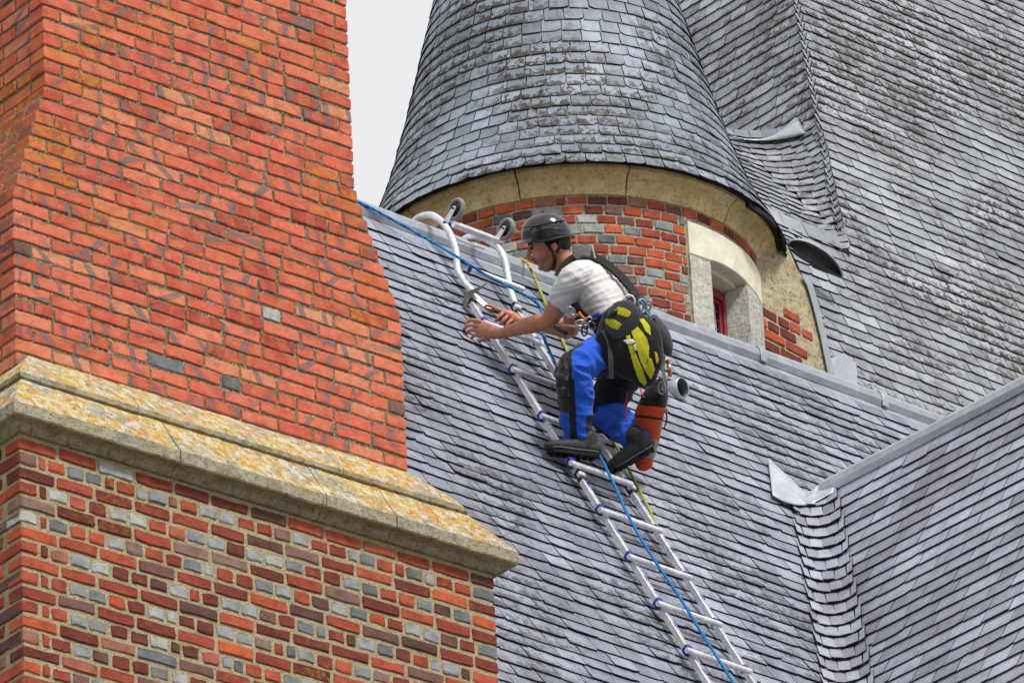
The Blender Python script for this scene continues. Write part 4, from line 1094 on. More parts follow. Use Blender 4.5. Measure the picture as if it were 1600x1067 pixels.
M['boot_trim'] = plain('boot_trim', (.13, .13, .13), .7, .3)
M['red_cord'] = plain('red_cord', (.55, .02, .04), .6, .3); M['orange_cord'] = plain('orange_cord', (.75, .20, .02), .6, .3); M['white_cord'] = plain('white_cord', (.62, .57, .46), .7, .2)
M['steel'] = plain('steel', (.42, .41, .40), .38, .5, .9, gs=40); M['cyan_plastic'] = plain('cyan_plastic', (.01, .16, .22), .4, .5); M['white_metal'] = plain('white_metal', (.75, .74, .80), .35, .5, .3)
k = N('helmet'); k.bump(k.noise(300, 2), .03, .001); M['helmet'] = k.fin(k.ramp(k.noise(14, 4), [(.3, (.010, .010, .013)), (.7, (.020, .020, .026))]), .22, .6); k.b.inputs['Coat Weight'].default_value = .35; k.b.inputs['Coat Roughness'].default_value = .15
k = N('skin'); at = k.n('ShaderNodeAttribute', attribute_name='tint'); spx = k.n('ShaderNodeSeparateColor'); k.l(at.outputs['Color'], spx.inputs[0])
c = k.ramp(k.noise(30, 4, .6), [(.3, (.43, .175, .095)), (.7, (.56, .25, .145))])
c = k.mix(k.math('MULTIPLY', spx.outputs[0], k.ramp(k.noise(240, 2), [(.35, .35), (.65, .8)])), c, (.13, .075, .055))
c = k.mix(k.math('MULTIPLY', spx.outputs[1], .5), c, (.42, .10, .075)); k.bump(k.noise(160, 3), .15, .002)
M['skin'] = k.fin(c, .5, .4); k.b.inputs['Subsurface Weight'].default_value = .08; k.b.inputs['Subsurface Radius'].default_value = (.01, .004, .002)

ROOT = J(935, 715, 34.5)
# head frame
HCn = J(862, 382, 34.93)
fH = (-R_*.965 - U_*.235 - T_*.10).normalized(); lH = T_ - fH*T_.dot(fH); lH.normalize(); uH = lH.cross(fH)*-1
if uH.dot(U_) < 0: uH = -uH
HAX = (fH, lH, uH)
def H(f, u, l=0): return HCn + fH*f + uH*u + lH*l
body = []
body.append(ball(H(.008, .038), HAX, (.098, .076, .094)))
body.append(loft([(H(.044, .03), lH, .066, .062), (H(.045, .0), lH, .064, .060), (H(.046, -.03), lH, .061, .058), (H(.044, -.06), lH, .052, .055), (H(.046, -.085), lH, .040, .044), (H(.050, -.102), lH, .028, .030)]))
body.append(limb([(H(.104, .014), .009, .010), (H(.117, -.010), .010, .011), (H(.130, -.034), .0125, .011), (H(.115, -.045), .015, .011)], lH))
for s_ in (-1, 1):
    body.append(ball(H(.096, .027, .026*s_), HAX, (.013, .026, .010))); body.append(ball(H(.064, -.03, .044*s_), HAX, (.032, .020, .026)))
    body.append(limb([(H(-.004, -.045, .058*s_), .016, .018), (H(.016, -.078, .05*s_), .016, .018), (H(.05, -.102, .024*s_), .016, .017)], lH))
    body.append(limb([(H(-.016, -.048, .073*s_), .007, .009), (H(-.020, -.025, .082*s_), .010, .016), (H(-.016, -.004, .081*s_), .009, .016)], lH))
    body.append(ball(H(.111, -.040, .010*s_), HAX, (.010, .008, .008)))
body.append(ball(H(.103, -.062), HAX, (.011, .022, .006))); body.append(ball(H(.100, -.073), HAX, (.011, .019, .006))); body.append(ball(H(.078, -.101), HAX, (.017, .020, .014)))
NB = J(896, 421, 34.95)
body.append(limb([(H(-.018, -.01), .058, .060), (H(-.020, -.06), .055, .060), (H(-.035, -.10), .056, .062), (NB, .062, .075)], lH))
# trunk under the clothes
SPN = [J(972, 532, 34.78), J(964, 502, 34.80), J(953, 480, 34.84), J(935, 458, 34.89), J(917, 440, 34.93), J(904, 428, 34.95), J(895, 419, 34.95)]
SPR = [(.150, .115), (.142, .108), (.142, .104), (.155, .110), (.165, .112), (.155, .088), (.085, .060)]
sideT = (T_*.97 - R_*.2 + U_*.05).normalized()
body.append(limb([(p, a*.92, b*.90) for p, (a, b) in zip(SPN, SPR)], sideT))
SHL, ELL, WRL = J(897, 437, 34.79), J(857, 500, 34.87), J(779, 522, 35.03)
SHR, ELR, WRR = J(902, 442, 35.10), J(891, 515, 35.22), J(817, 503, 35.36)
body.append(limb([(SHL, .058, .058), (SHL.lerp(ELL, .35), .052, .054), (SHL.lerp(ELL, .75), .044, .050), (ELL, .043, .045), (ELL.lerp(WRL, .25), .043, .046), (ELL.lerp(WRL, .6), .034, .036), (WRL, .026, .0255), (WRL.lerp(J(765, 519, 35.05), .6), .028, .030)]))
body.append(limb([(SHR, .058, .058), (SHR.lerp(ELR, .5), .050, .052), (ELR, .043, .045), (ELR.lerp(WRR, .25), .042, .044), (ELR.lerp(WRR, .6), .034, .036), (WRR, .026, .026), (J(806, 500, 35.37), .026, .028)]))
# left hand flat on the slates, fingers bent
acrL = (U_*.95 - R_*.1 - T_*.2).normalized()
body.append(limb([(J(777, 521, 35.04), .018, .026), (J(766, 518, 35.07), .017, .036), (J(755, 514, 35.09), .016, .040), (J(748, 511, 35.11), .014, .036)]))
for i_, (b_, m_, t_) in enumerate((((750, 502), (737, 500), (727, 508)), ((748, 509), (732, 508), (724, 516)), ((749, 516), (735, 516.5), (727, 524)), ((752, 522), (741, 525), (734, 532)))):
    sc_ = (1, 1.03, .97, .85)[i_]
    body.append(limb([(J(*b_, 35.10), .0098*sc_, .0098*sc_), (J(*m_, 35.115), .0092*sc_, .0092*sc_), (J((m_[0]+t_[0])/2-1, (m_[1]+t_[1])/2, 35.14), .0086*sc_, .0086*sc_), (J(*t_, 35.175), .0072*sc_, .0072*sc_)]))
body.append(limb([(J(770, 524, 35.06), .013, .013), (J(760, 529, 35.10), .0115, .0115), (J(750, 532, 35.14), .010, .010), (J(744, 532, 35.17), .008, .008)]))
# right hand closed round the hammer handle
HA, HB = J(806, 518, 35.335), J(740, 462, 35.40); hdv = (HB-HA).normalized()
def hp(t): return HA.lerp(HB, t)
body.append(limb([(J(808, 500, 35.37), .020, .027), (J(800, 497, 35.39), .020, .034), (J(791, 493, 35.40), .017, .034)]))
prp = hdv.cross(T_).normalized()
if prp.dot(R_*.6+U_) < 0: prp = -prp                       # up-right of the handle
for i_ in range(4):
    c_ = hp(.10+.098*i_); ln = (.95, 1.0, 1.03, .95)[i_]
    q = [c_ + prp*.026 - T_*.012, c_ + prp*.022 + T_*.016, c_ + T_*.026 - prp*.004, c_ - prp*.022 + T_*.014, c_ - prp*.020 - T_*.010]
    body.append(limb([(p, .0096*ln, .0096*ln) for p in q], hdv))
body.append(limb([(J(799, 493, 35.39), .014, .014), (hp(.52)+prp*.024+T_*.004, .012, .012), (hp(.66)+prp*.014+T_*.016, .010, .010), (hp(.72)+T_*.020, .008, .008)]))
# legs under the trousers
HPL, KNL, ANL = J(962, 540, 34.66), J(897, 577, 34.42), J(903, 690, 34.47)
HPR, KNR, ANR = J(984, 548, 34.90), J(946, 645, 34.99), J(993, 683, 34.74)
for a, b, c_ in ((HPL, KNL, ANL), (HPR, KNR, ANR)): body.append(limb([(a, .075, .075), (b, .055, .055), (b.lerp(c_, .35), .052, .055), (c_, .036, .038)]))
def beard(me, loc):
    ca = me.color_attributes.new('tint', 'FLOAT_COLOR', 'POINT'); n_ = len(me.vertices); arr = np.zeros((n_, 4), dtype=np.float32); arr[:, 3] = 1
    for i_, v in enumerate(me.vertices):
        d = v.co + loc - HCn
        if d.length < .16:
            f, u, l = d.dot(fH), d.dot(uH), abs(d.dot(lH))
            a = max(0, min(1, (-.048-u+.10*(max(0, .075-f)) )/.012)) if f > -.0 else 0
            if f > .085 and -.060 < u < -.048: a = .8
            lip = 1 if f > .098 and -.080 < u < -.060 and l < .024 else 0
            arr[i_, 0] = 0 if lip else a; arr[i_, 1] = lip
            if l > .07 and u > -.06: arr[i_, 1] = .6
        elif (v.co+loc-J(735, 517, 35.14)).length < .035: arr[i_, 1] = .5
    ca.data.foreach_set('color', arr.ravel())
person = fuse('person', body, .0034, M['skin'], None, 3, origin=ROOT)
beard(person.data, V(person.location))
tag(person, 'person in black helmet, grey shirt and blue trousers crouching on the roof ladder', 'person')
# face details and hair
ac = ([], []); 
addp(ac, ball(H(-.022, .028), HAX, (.079, .0795, .080))); addp(ac, ball(H(-.052, -.012), HAX, (.046, .060, .042)))
for s_ in (-1, 1): addp(ac, limb([(H(.018, .02, .071*s_), .012, .008), (H(.012, -.008, .072*s_), .009, .006), (H(.012, -.022, .070*s_), .006, .004)], lH))
fuse('hair', [ac], .005, M['hair'], person, 3)
for s_ in (-1, 1):
    vs, fs = ball(H(.0915, .001, .030*s_), HAX, (.010, .011, .007)); mesh_obj('eye', vs, fs, M['web_grey'], person, smooth=True)
    vs, fs = ball(H(.1015, .000, .031*s_), HAX, (.0035, .005, .005)); mesh_obj('iris', vs, fs, M['hair'], person, smooth=True)
    tube('eyelid', [H(.094, .008, .045*s_), H(.103, .0085, .034*s_), H(.102, .006, .02*s_)], .0042, M['hair'], person, 6, 3)
    tube('eyebrow', [H(.088, .024, .050*s_), H(.104, .029, .036*s_), H(.110, .025, .016*s_)], .0065, M['hair'], person, 6, 3)
# helmet
helm = empty('helmet', H(.012, .03)); helm.parent = person; helm.location = H(.012, .03) - pw(person)
HO = H(.012, .040)
def hshell(k1=1.0, t0=0.0, t1=1.0, az0=0, az1=2*pi, n_=56, m_=18):
    pts = []
    for j in range(m_+1):
        t = t0+(t1-t0)*j/m_; row_ = []
        for i_ in range(n_):
            az = az0+(az1-az0)*i_/(n_ if az1-az0 > 6.2 else n_-1); ca, sa = cos(az), sin(az)
            hr = cos(t*pi/2)**.78; hz = sin(t*pi/2)**.92
            fx = ca*(.128 if ca > 0 else .124); lx_ = sa*.106
            dip = -.020*max(0, -ca)**2 - .012*abs(sa)**3*(1 if ca < .5 else .6) + .010*max(0, ca)**2
            row_.append(HO + fH*(fx*hr*k1) + lH*(lx_*hr*k1) + uH*(dip*(1-t) + .122*hz*k1 - .004))
        pts.append(row_)
    return pts
o = grid_obj('shell', hshell(), M['helmet'], helm, closed=True); fix_normals(o); md = o.modifiers.new('thickness', 'SOLIDIFY'); md.thickness = .012; md.offset = -1
ed = hshell()[0]; tube('rim', ed+[ed[0]], .0055, M['black_plastic'], helm, 8, 0)
o = grid_obj('crown_cap', hshell(1.022, .40, 1.0), M['helmet'], helm, closed=True); fix_normals(o)
ed = hshell(1.022, .40, .41)[0]; tube('crown_edge', ed+[ed[0]], .0035, M['helmet'], helm, 6, 0)
pk = [HO + fH*(.120+.024*cos(a_))*1.0*cos(a_*.9) + lH*(.112*sin(a_*.9)) + uH*(.006-.012*abs(sin(a_))) for a_ in [radians(-62+124*k_/16) for k_ in range(17)]]
pk0 = [HO + fH*(.118*cos(a_*.9)) + lH*(.104*sin(a_*.9)) + uH*(.016) for a_ in [radians(-62+124*k_/16) for k_ in range(17)]]
strip('peak', pk0, pk, helm, M['helmet'], .006)
for f_, u_, w_ in ((.066, .098, .034), (.030, .104, .036), (-.022, .108, .028), (-.052, .100, .028), (-.078, .098, .024)):        # vents
    base = H(f_, u_); c_ = None
    dirn = (lH*.75 + uH*.55).normalized()
    # walk out to the shell
    rad = .106*sqrt(max(.05, 1-((f_-.012)/.13)**2 - ((u_-.036)/.126)**2))
    P_ = H(f_, u_, rad*1.012); vs, fs = boxv(frame(P_, (fH*.95-uH*.25).normalized(), (lH*.9+uH*.43).normalized().cross(fH).normalized(), (lH*.9+uH*.43).normalized()), w_, .007, .008, .003)
    mesh_obj('vent', vs, fs, M['sole'], helm)
LG = H(-.005, .045, .1105)
tube('emblem', [LG - fH*.012, LG + uH*.013, LG + fH*.012, LG - fH*.012], .0011, M['web_grey'], helm, 5, 0)
tube('side_groove', [H(.085, .052, .082), H(.06, .075, .094), H(.03, .080, .1045), H(-.03, .076, .106), H(-.07, .062, .094), H(-.095, .048, .075)], .0028, M['helmet'], helm, 6, 5)
for pts in ([H(.022, .03, .082), H(.008, -.01, .088), H(-.008, -.055, .082), H(-.002, -.088, .07)], [H(-.062, .02, .082), H(-.040, -.025, .086), H(-.012, -.055, .082)], [H(-.012, -.05, .084), H(.0, -.09, .066), H(.018, -.118, .035), H(.022, -.124, 0), H(.018, -.118, -.035), H(-.005, -.085, -.07), H(.005, -.01, -.086), H(.02, .03, -.082)]):
    ribbon('chin_strap', pts, .016, M['web_black'], helm, [(p-H(-.0, -.03)).normalized() for p in pts], .004)
vs, fs = ball(H(-.010, -.058, .086), HAX, (.013, .007, .020)); mesh_obj('strap_divider', vs, fs, M['black_plastic'], helm, smooth=True)
vs, fs = ball(H(-.112, .012, .0), HAX, (.010, .030, .012)); mesh_obj('size_dial', vs, fs, M['black_plastic'], helm, smooth=True)

# shirt
def shirt_w(P):
    d = P - SPN[3]; a = d.dot((SPN[5]-SPN[1]).normalized()); b = d.dot(R_*.75+U_*.66)
    f = noise.noise(V((d.dot(U_*.9-R_*.35)*30, d.dot(R_*.8+U_*.5)*3.5, d.dot(T_)*5))); g_ = noise.noise(V((d.dot(U_)*46+3*noise.noise(P*9), d.dot(R_)*14, 7)))
    return .0065*(1-abs(f)*2.2) + .0014*g_
pt = [limb([(p, a*1.03, b*1.03) for p, (a, b) in zip(SPN[1:], SPR[1:])], sideT)]
slv = SHL.lerp(ELL, .47); pt.append(limb([(J(908, 428, 34.83), .075, .070), (SHL, .078, .074), (SHL.lerp(ELL, .25), .069, .070), (slv, .064, .068)]))
slr = SHR.lerp(ELR, .5); pt.append(limb([(J(910, 430, 35.05), .075, .070), (SHR, .075, .072), (slr, .062, .062)]))
pt.append(limb([(NB+uH*.0, .074, .072), (J(900, 422, 34.95), .10, .078)], sideT))
fuse('shirt', pt, .0055, M['shirt'], person, 5, wrinkle=shirt_w)
# trousers
def tr_w(P): return .011*(1-abs(noise.noise(V((P.dot(U_*.9+R_*.3)*22, P.dot(R_)*8, P.dot(T_)*8))))*2.4) + .003*noise.noise(P*34)
def legparam(P, a, b):
    d = b-a; t = max(0, min(1, (P-a).dot(d)/d.length_squared)); return t, P-(a+d*t)
def tr_c(P, n0):
    tt, v = legparam(P, KNL, ANL); tu, v2 = legparam(P, KNL, HPL); t3, v3 = legparam(P, KNR, ANR); t4, v4 = legparam(P, KNR, HPR)
    dl = min(v.length, v2.length); dr = min(v3.length, v4.length)
    if dl <= dr:
        if v.length < v2.length or tu < .3:
            w1 = v if v.length < v2.length else v2
            f = -w1.dot(R_); side = w1.dot(T_); s_ = tt if v.length < v2.length else -tu
            if s_ < .56 and f > .012: return 2 if f > .028 else 1            # knee pad with its dark border
            if s_ >= .10 and .002 < f < .036 and side > 0: return 1           # stripe down the shin
            if f < -.045 and s_ > .62: return 1
            return 0
        if tu > .0 and v2.dot(U_) < -.045: return 1
        return 0
    if v3.length < v4.length and t3 > .10: return 1 if v3.dot(U_) < -.04 and t3 < .6 else 0
    return 1
tp_ = [limb([(J(977, 545, 34.80), .155, .115), (J(974, 528, 34.79), .160, .120), (J(962, 503, 34.80), .152, .112)], sideT)]
tp_.append(limb([(HPL, .098, .100), (HPL.lerp(KNL, .5), .092, .092), (KNL, .080, .084), (KNL.lerp(ANL, .25), .078, .086), (KNL.lerp(ANL, .6), .074, .080), (ANL - U_*.0, .070, .074)]))
tp_.append(limb([(HPR, .100, .105), (HPR.lerp(KNR, .5), .095, .098), (KNR, .082, .086), (KNR.lerp(ANR, .35), .078, .082), (ANR, .066, .068)]))
fuse('trousers', tp_, .006, [M['trouser_blue'], M['trouser_black'], M['knee_pad']], person, 5, wrinkle=tr_w, classify=tr_c)
lg = J(940, 534, 34.555); vs, fs = ball(lg, (R_, U_, T_), (.010, .008, .004)); mesh_obj('trouser_badge', vs, fs, M['red_cord'], person)
# boots
def boot(heel, toe, ank, upb, parent):
    d_ = (toe-heel).normalized(); s_ = d_.cross(upb).normalized(); up = s_.cross(d_); L = (toe-heel).length
    def f(t, h, l=0): return heel + d_*(L*t) + up*h + s_*l
    pr = [(0.0, .030, .034, .030), (.12, .040, .038, .042), (.35, .042, .038, .045), (.6, .036, .044, .036), (.85, .030, .045, .030), (1.0, .026, .036, .026)]
    parts = [loft([(f(t, h), s_, w_, hh) for t, h, w_, hh in pr])]
    parts.append(limb([(f(.20, .045), .040, .052), (f(.19, .095), .041, .050), (ank.lerp(f(.18, .12), .5), .044, .050), (ank, .048, .050)], s_))
    b = fuse('boot', parts, .005, M['boot'], parent, 4, wrinkle=lambda P: .0025*noise.noise(P*38))
    ol = [(0, .030), (.03, .036), (.2, .037), (.4, .034), (.6, .042), (.82, .047), (.97, .036), (1.06, .012)]
    lo = [(t-.02, w_) for t, w_ in ol]; out = [f(t, 0, w_) for t, w_ in lo] + [f(t, 0, -w_) for t, w_ in lo[::-1]]
    n_ = len(out); vs = [p+up*.014 for p in out] + [p-up*.010 for p in out]
    fs = [tuple(range(n_)), tuple(range(2*n_-1, n_-1, -1))]+[(i_, n_+i_, n_+(i_+1) % n_, (i_+1) % n_) for i_ in range(n_)]
    fix_normals(mesh_obj('sole', vs, fs, M['sole'], b))
    for k_ in range(7):
        t = .04+.145*k_; vs, fs = boxv(frame(f(t, -.013), s_, d_, up), .066, .020, .010, .002); mesh_obj('tread', vs, fs, M['sole'], b)
    rim = [p+up*.016 for p in out]; tube('welt', rim+[rim[0]], .004, M['boot_trim'], b, 6, 0)
    for k_ in range(4): tube('lace', [f(.32+.07*k_, .086-.012*k_, .03), f(.34+.07*k_, .096-.012*k_, 0), f(.32+.07*k_, .086-.012*k_, -.03)], .003, M['web_grey'], b, 6, 2)
    return b
boot(J(930, 713, 34.43), J(858, 705, 34.36), ANL-U_*.005, (V((0, 0, 1))*.8+U_*.3+T_*.1), person)
boot(J(1018, 700, 34.70), J(960, 734, 34.66), ANR, (U_*.75-R_*.45+T_*.15).normalized(), person)
# climbing harness
hn_ = empty('harness', J(960, 500, 34.66)); hn_.parent = person; hn_.location = J(960, 500, 34.66) - pw(person)
def hrib(name, pts, w_, mt='web_black', n=None, th=.006): return ribbon(name, pts, w_, M[mt], hn_, n, th)
hrib('shoulder_strap', [J(872, 432, 34.83), J(880, 420, 34.84), J(893, 407, 34.86), J(908, 399, 34.88), J(927, 402, 34.88), J(948, 413, 34.86), J(968, 430, 34.82), J(984, 448, 34.78), J(996, 463, 34.74)], .052, n=[(T_*.55+U_*.6-R_*.5), (T_*.6+U_*.6-R_*.4), (T_*.6+U_*.8), (T_*.6+U_*.8), (T_*.6+U_*.8), (T_*.6+U_*.8+R_*.3), (T_*.6+U_*.7+R_*.4), (T_*.6+U_*.6+R_*.5), (T_*.6+U_*.6+R_*.5)], th=.012)
hrib('shoulder_strap', [J(884, 418, 35.10), J(898, 404, 35.12), J(915, 400, 35.12), J(950, 416, 35.06), J(985, 450, 34.96)], .05, n=(U_-T_*.3))
hrib('strap_pad', [J(898, 402.5, 34.83), J(910, 396.5, 34.84), J(922, 399, 34.84)], .045, 'web_grey', n=(T_*.6+U_*.8), th=.014)
bl = [J(928, 512, 34.70), J(940, 503, 34.64), J(958, 492, 34.61), J(978, 480, 34.63), J(996, 468, 34.70), J(1004, 466, 34.80)]
hrib('waist_belt', bl, .062, n=[T_*.6-R_*.8, T_*.9-R_*.3, T_, T_, T_*.8+R_*.6, R_], th=.014)
hrib('leg_strap', [J(942, 512, 34.585), J(947, 545, 34.54), J(951, 590, 34.52)], .026, 'web_grey', n=T_)
hrib('chest_strap', [J(899, 474, 34.72), J(912, 492, 34.70), J(930, 508, 34.69)], .035, n=(T_*.8-R_*.5-U_*.4))
ac = []
for (x, y, q, r) in ((902, 484, 34.74, .022), (912, 493, 34.73, .026), (922, 505, 34.72, .026), (905, 498, 34.78, .022), (915, 510, 34.74, .02), (896, 478, 34.80, .02)): ac.append(ball(J(x, y, q), (R_, U_, T_), (r, r*.8, r)))
fuse('chest_ascender', ac, .006, M['bag_black'], hn_, 2)
def ring(name, c_, n0, a, b, r, mt, parent, ux=None):
    u_ = (ux or U_); u_ = (u_-n0*u_.dot(n0)).normalized(); v_ = n0.cross(u_); P = [c_+u_*(a*cos(2*pi*k_/16))+v_*(b*sin(2*pi*k_/16)) for k_ in range(17)]
    vs, fs = sweep(P, circ(r, 7), n0); return mesh_obj(name, vs, fs, mt, parent, smooth=True)
for x, y, q, a, b, mt, ux in ((908, 505, 34.66, .028, .015, 'steel', R_), (918, 502, 34.66, .026, .014, 'steel', U_+R_), (925, 509, 34.66, .025, .014, 'steel', R_-U_), (913, 517, 34.67, .024, .014, 'black_plastic', U_), (893, 486, 34.70, .024, .014, 'steel', R_-U_), (931, 503, 34.65, .022, .012, 'black_plastic', R_)): ring('carabiner', J(x, y, q), (T_+R_*.2).normalized(), a, b, .0045, M[mt], hn_, ux)
ring('carabiner', J(982, 473, 34.52), T_, .037, .030, .0055, M['white_metal'], hn_, U_+R_*.3); ring('carabiner', J(1004, 478, 34.55), (T_+R_*.3).normalized(), .034, .020, .005, M['steel'], hn_, U_-R_*.3); ring('carabiner', J(1011, 480, 34.56), (T_-R_*.3).normalized(), .036, .018, .005, M['steel'], hn_, U_*.8+R_*.4)
tube('lanyard', [J(864, 506, 34.93), J(880, 508, 34.84), J(900, 510, 34.72), J(916, 511, 34.66)], .0055, M['white_cord'], hn_, 8, 4)
tube('lanyard_handle', [J(866, 511, 34.80), J(886, 521, 34.76)], .011, M['black_plastic'], hn_, 10, 0)
tube('gear_loop', [J(1000, 470, 34.62), J(1012, 486, 34.56), J(1019, 500, 34.55)], .007, M['cyan_plastic'], hn_, 8, 4)
tube('gear_loop', [J(905, 488, 34.70), J(912, 497, 34.69), J(921, 499, 34.70)], .007, M['orange_cord'], hn_, 8, 4)
tube('strap_end', [J(930, 404, 34.86), J(927, 393, 34.85), J(925, 384, 34.85)], .005, M['white_metal'], hn_, 8, 4)

# ------------------------------------------------------------------ what he carries
def flat_patch(name, pts, q, mt, parent, th=.006, bow=None):
    """panel sewn onto a bag: outline points, thickness th"""
    P = [J(x, y, q(x, y) if callable(q) else q) for x, y in pts]; n_ = len(P)
    return fix_normals(mesh_obj(name, [p+T_*th for p in P]+[p-T_*.02 for p in P], [tuple(range(n_)), tuple(range(2*n_-1, n_-1, -1))]+[(i_, n_+i_, n_+(i_+1) % n_, (i_+1) % n_) for i_ in range(n_)], mt, parent))
def z4(x, y): return 900+x/5.928, 460+y/5.928
bag = empty('tool_bag', J(990, 600, 34.5)); tag(bag, 'black and yellow-green tool bag hanging at the roofer\'s hip', 'bag')
bc = [J(968, 495, 34.52), J(976, 520, 34.50), J(990, 548, 34.48), J(1003, 575, 34.48), J(1009, 592, 34.49)]
br = [(.062, .10), (.072, .155), (.074, .155), (.064, .115), (.040, .06)]
pouch = fuse('pouch', [limb([(p, a, b) for p, (a, b) in zip(bc, br)], T_)], .004, M['bag_black'], bag, 5, wrinkle=lambda P: .002*noise.noise(P*24))
def bq(x, y):                                             # front face of the pouch
    t = min(1, max(0, (y-495)/97)); i_ = min(3, int(t*4)); f = t*4-i_; c_ = bc[i_].lerp(bc[i_+1], f); a = br[i_][0]*(1-f)+br[i_+1][0]*f; b = br[i_][1]*(1-f)+br[i_+1][1]*f
    px_, py_, qq = proj(c_); d = (x-px_)*PXM*.95; e = min(.96, abs(d)/b); return qq - a*sqrt(1-e*e) - .002
def patch(name, poly, mt, off=.004, src=None):
    """a panel sewn on: the faces of the bag inside the outline, lifted off along their normals"""
    pts = [z4(*p_) for p_ in poly]; me = (src or pouch).data; loc = pw(src or pouch); mp = {}; vs, fs = [], []
    for f in me.polygons:
        P = f.center + loc
        if f.normal.dot(T_) > .05 and inpoly(*proj(P)[:2], pts):
            q = []
            for i_ in f.vertices:
                if i_ not in mp: mp[i_] = len(vs); vs.append(me.vertices[i_].co + loc + me.vertices[i_].normal*off)
                q.append(mp[i_])
            fs.append(q)
    if not fs: return None
    o = mesh_obj(name, vs, fs, M[mt], bag, smooth=True); md_ = o.modifiers.new('thickness', 'SOLIDIFY'); md_.thickness = off*1.5; md_.offset = -1; return o
patch('front_panel', [(506, 330), (556, 285), (600, 335), (655, 410), (676, 490), (672, 585), (700, 600), (728, 700), (692, 782), (632, 700), (590, 600), (548, 455)], 'bag_green')
patch('side_stripe', [(462, 388), (498, 376), (524, 470), (568, 590), (614, 690), (656, 822), (635, 842), (582, 792), (534, 660), (494, 520)], 'bag_green')
patch('top_panel', [(584, 232), (625, 228), (685, 300), (690, 385), (645, 345)], 'bag_green')
patch('end_panel', [(725, 530), (752, 548), (760, 600), (748, 650), (735, 600)], 'bag_green')
flap = fuse('flap', [limb([(J(*z4(330, 200), 34.455), .022, .075), (J(*z4(430, 235), 34.435), .026, .105), (J(*z4(540, 275), 34.44), .020, .075)], T_)], .004, M['bag_grey'], bag, 3)
patch('flap_patch', [(383, 122), (440, 125), (512, 165), (490, 208), (470, 212), (388, 186)], 'bag_green', .004, flap)
patch('flap_patch', [(278, 238), (312, 220), (352, 232), (422, 278), (388, 327), (330, 308), (285, 272)], 'bag_green', .004, flap)
patch('logo_tab', [(440, 430), (520, 418), (545, 434), (535, 456), (480, 464)], 'white_metal', .008); patch('logo_tab', [(528, 470), (550, 465), (562, 515), (545, 522)], 'white_metal', .008)
ribbon('bag_strap', [J(*z4(250, 330), 34.46), J(*z4(310, 440), 34.44), J(*z4(322, 600), 34.43), J(*z4(328, 780), 34.46)], .026, M['web_grey'], bag, T_, .005)
tube('pull_cord', [J(*z4(655, 540), 34.42), J(*z4(665, 610), 34.41), J(*z4(640, 660), 34.42)], .003, M['red_cord'], bag, 6, 4)
tube('flap_toggle', [J(*z4(300, 215), 34.43), J(*z4(350, 165), 34.42), J(*z4(380, 150), 34.43)], .012, M['black_plastic'], bag, 8, 3)
pch = empty('belt_pouch', J(1035, 550, 34.56)); tag(pch, 'small black belt pouch with red cord behind the tool bag', 'pouch')
fuse('pouch', [limb([(J(1022, 500, 34.57), .035, .028), (J(1030, 520, 34.56), .045, .048), (J(1040, 540, 34.56), .042, .040), (J(1044, 550, 34.57), .028, .022)], T_)], .006, M['bag_grey'], pch, 3)
tube('cord', [J(1016, 498, 34.53), J(1024, 508, 34.51), J(1030, 520, 34.505), J(1032, 536, 34.51)], .006, M['red_cord'], pch, 8, 4)
tube('cord', [J(1008, 486, 34.55), J(1018, 497, 34.53), J(1024, 496, 34.53)], .006, M['cyan_plastic'], pch, 8, 4)
sack = empty('rope_sack', J(1012, 735, 34.66)); tag(sack, 'orange and black rope sack hanging below the roofer\'s belt', 'sack')
sp = [J(1034, 598, 34.70), J(1027, 614, 34.70), J(1019, 634, 34.70), J(1013, 656, 34.74), J(1013, 680, 34.80), J(1010, 706, 34.84), J(1006, 724, 34.84)]
sr = [.030, .060, .070, .072, .060, .050, .044]
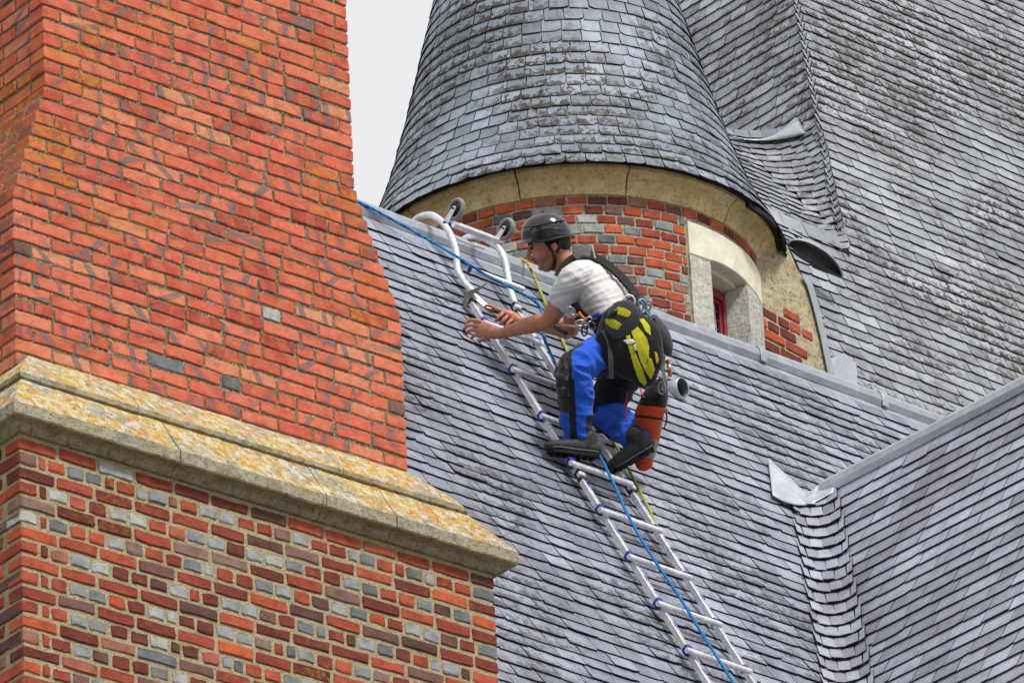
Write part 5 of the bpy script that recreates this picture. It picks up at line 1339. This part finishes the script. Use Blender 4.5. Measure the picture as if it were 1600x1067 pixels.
def sack_c(P, n0):
    y = proj(P)[1] - (P-sp[3]).dot(R_)*40
    return 0 if y < 634 else 1 if y < 650 else 0 if y < 654 else 1 if y < 686 else 2 if y < 716 else 1
fuse('bag_body', [limb([(p, r*.9, r) for p, r in zip(sp, sr)], T_)], .006, [M['bag_black'], M['sack_orange'], M['sack_grey']], sack, 3, wrinkle=lambda P: .004*noise.noise(P*22), classify=sack_c)
ribbon('sling', [J(1037, 555, 34.60), J(1036, 575, 34.60), J(1038, 598, 34.64), J(1034, 612, 34.66)], .018, M['white_cord'], sack, T_, .004)
ring('carabiner', J(1034, 606, 34.63), T_, .030, .018, .0045, M['steel'], sack)
tube('shock_pack', [J(1043, 562, 34.60), J(1046, 575, 34.60), J(1047, 588, 34.61)], .011, M['orange_cord'], sack, 10, 3); tube('shock_pack_band', [J(1044.6, 570, 34.595), J(1046, 577, 34.595)], .012, M['white_metal'], sack, 10, 0)
tube('cord', [J(1000, 606, 34.68), J(1004, 618, 34.66), J(1008, 622, 34.66)], .004, M['red_cord'], sack, 6, 4)
tube('cord', [J(980, 612, 34.75), J(977, 640, 34.75), J(980, 660, 34.74)], .004, M['red_cord'], sack, 6, 4)
tube('cord', [J(1040, 640, 34.66), J(1042, 655, 34.66), J(1038, 668, 34.68)], .004, M['web_black'], sack, 6, 4)
# slater's hammer in the right hand
ham = empty('slate_hammer', HA); tag(ham, 'steel slater\'s hammer held in the roofer\'s right hand', 'hammer')
ribbon('handle', [hp(-.02), hp(.25), hp(.5)], .024, M['black_plastic'], ham, T_*.8+prp*.6, .020)
ribbon('shank', [hp(.45), hp(.75), hp(1.02)], .026, M['steel'], ham, T_*.8+prp*.6, .010)
hd_ = [J(728, 481, 35.41), J(728.5, 470, 35.41), J(732, 461, 35.40), J(740, 455.5, 35.39), J(750, 450, 35.38), J(761, 442, 35.37)]
P = smooth_path(hd_, 4); vs, fs = sweep(P, lambda t: rect(.008+.024*(1-abs(2*t-.75)**1.3*.9) if abs(2*t-.75) < 1 else .008, .020*(1-.55*abs(2*t-.8)), .001), T_); mesh_obj('head', vs, fs, M['steel'], ham)
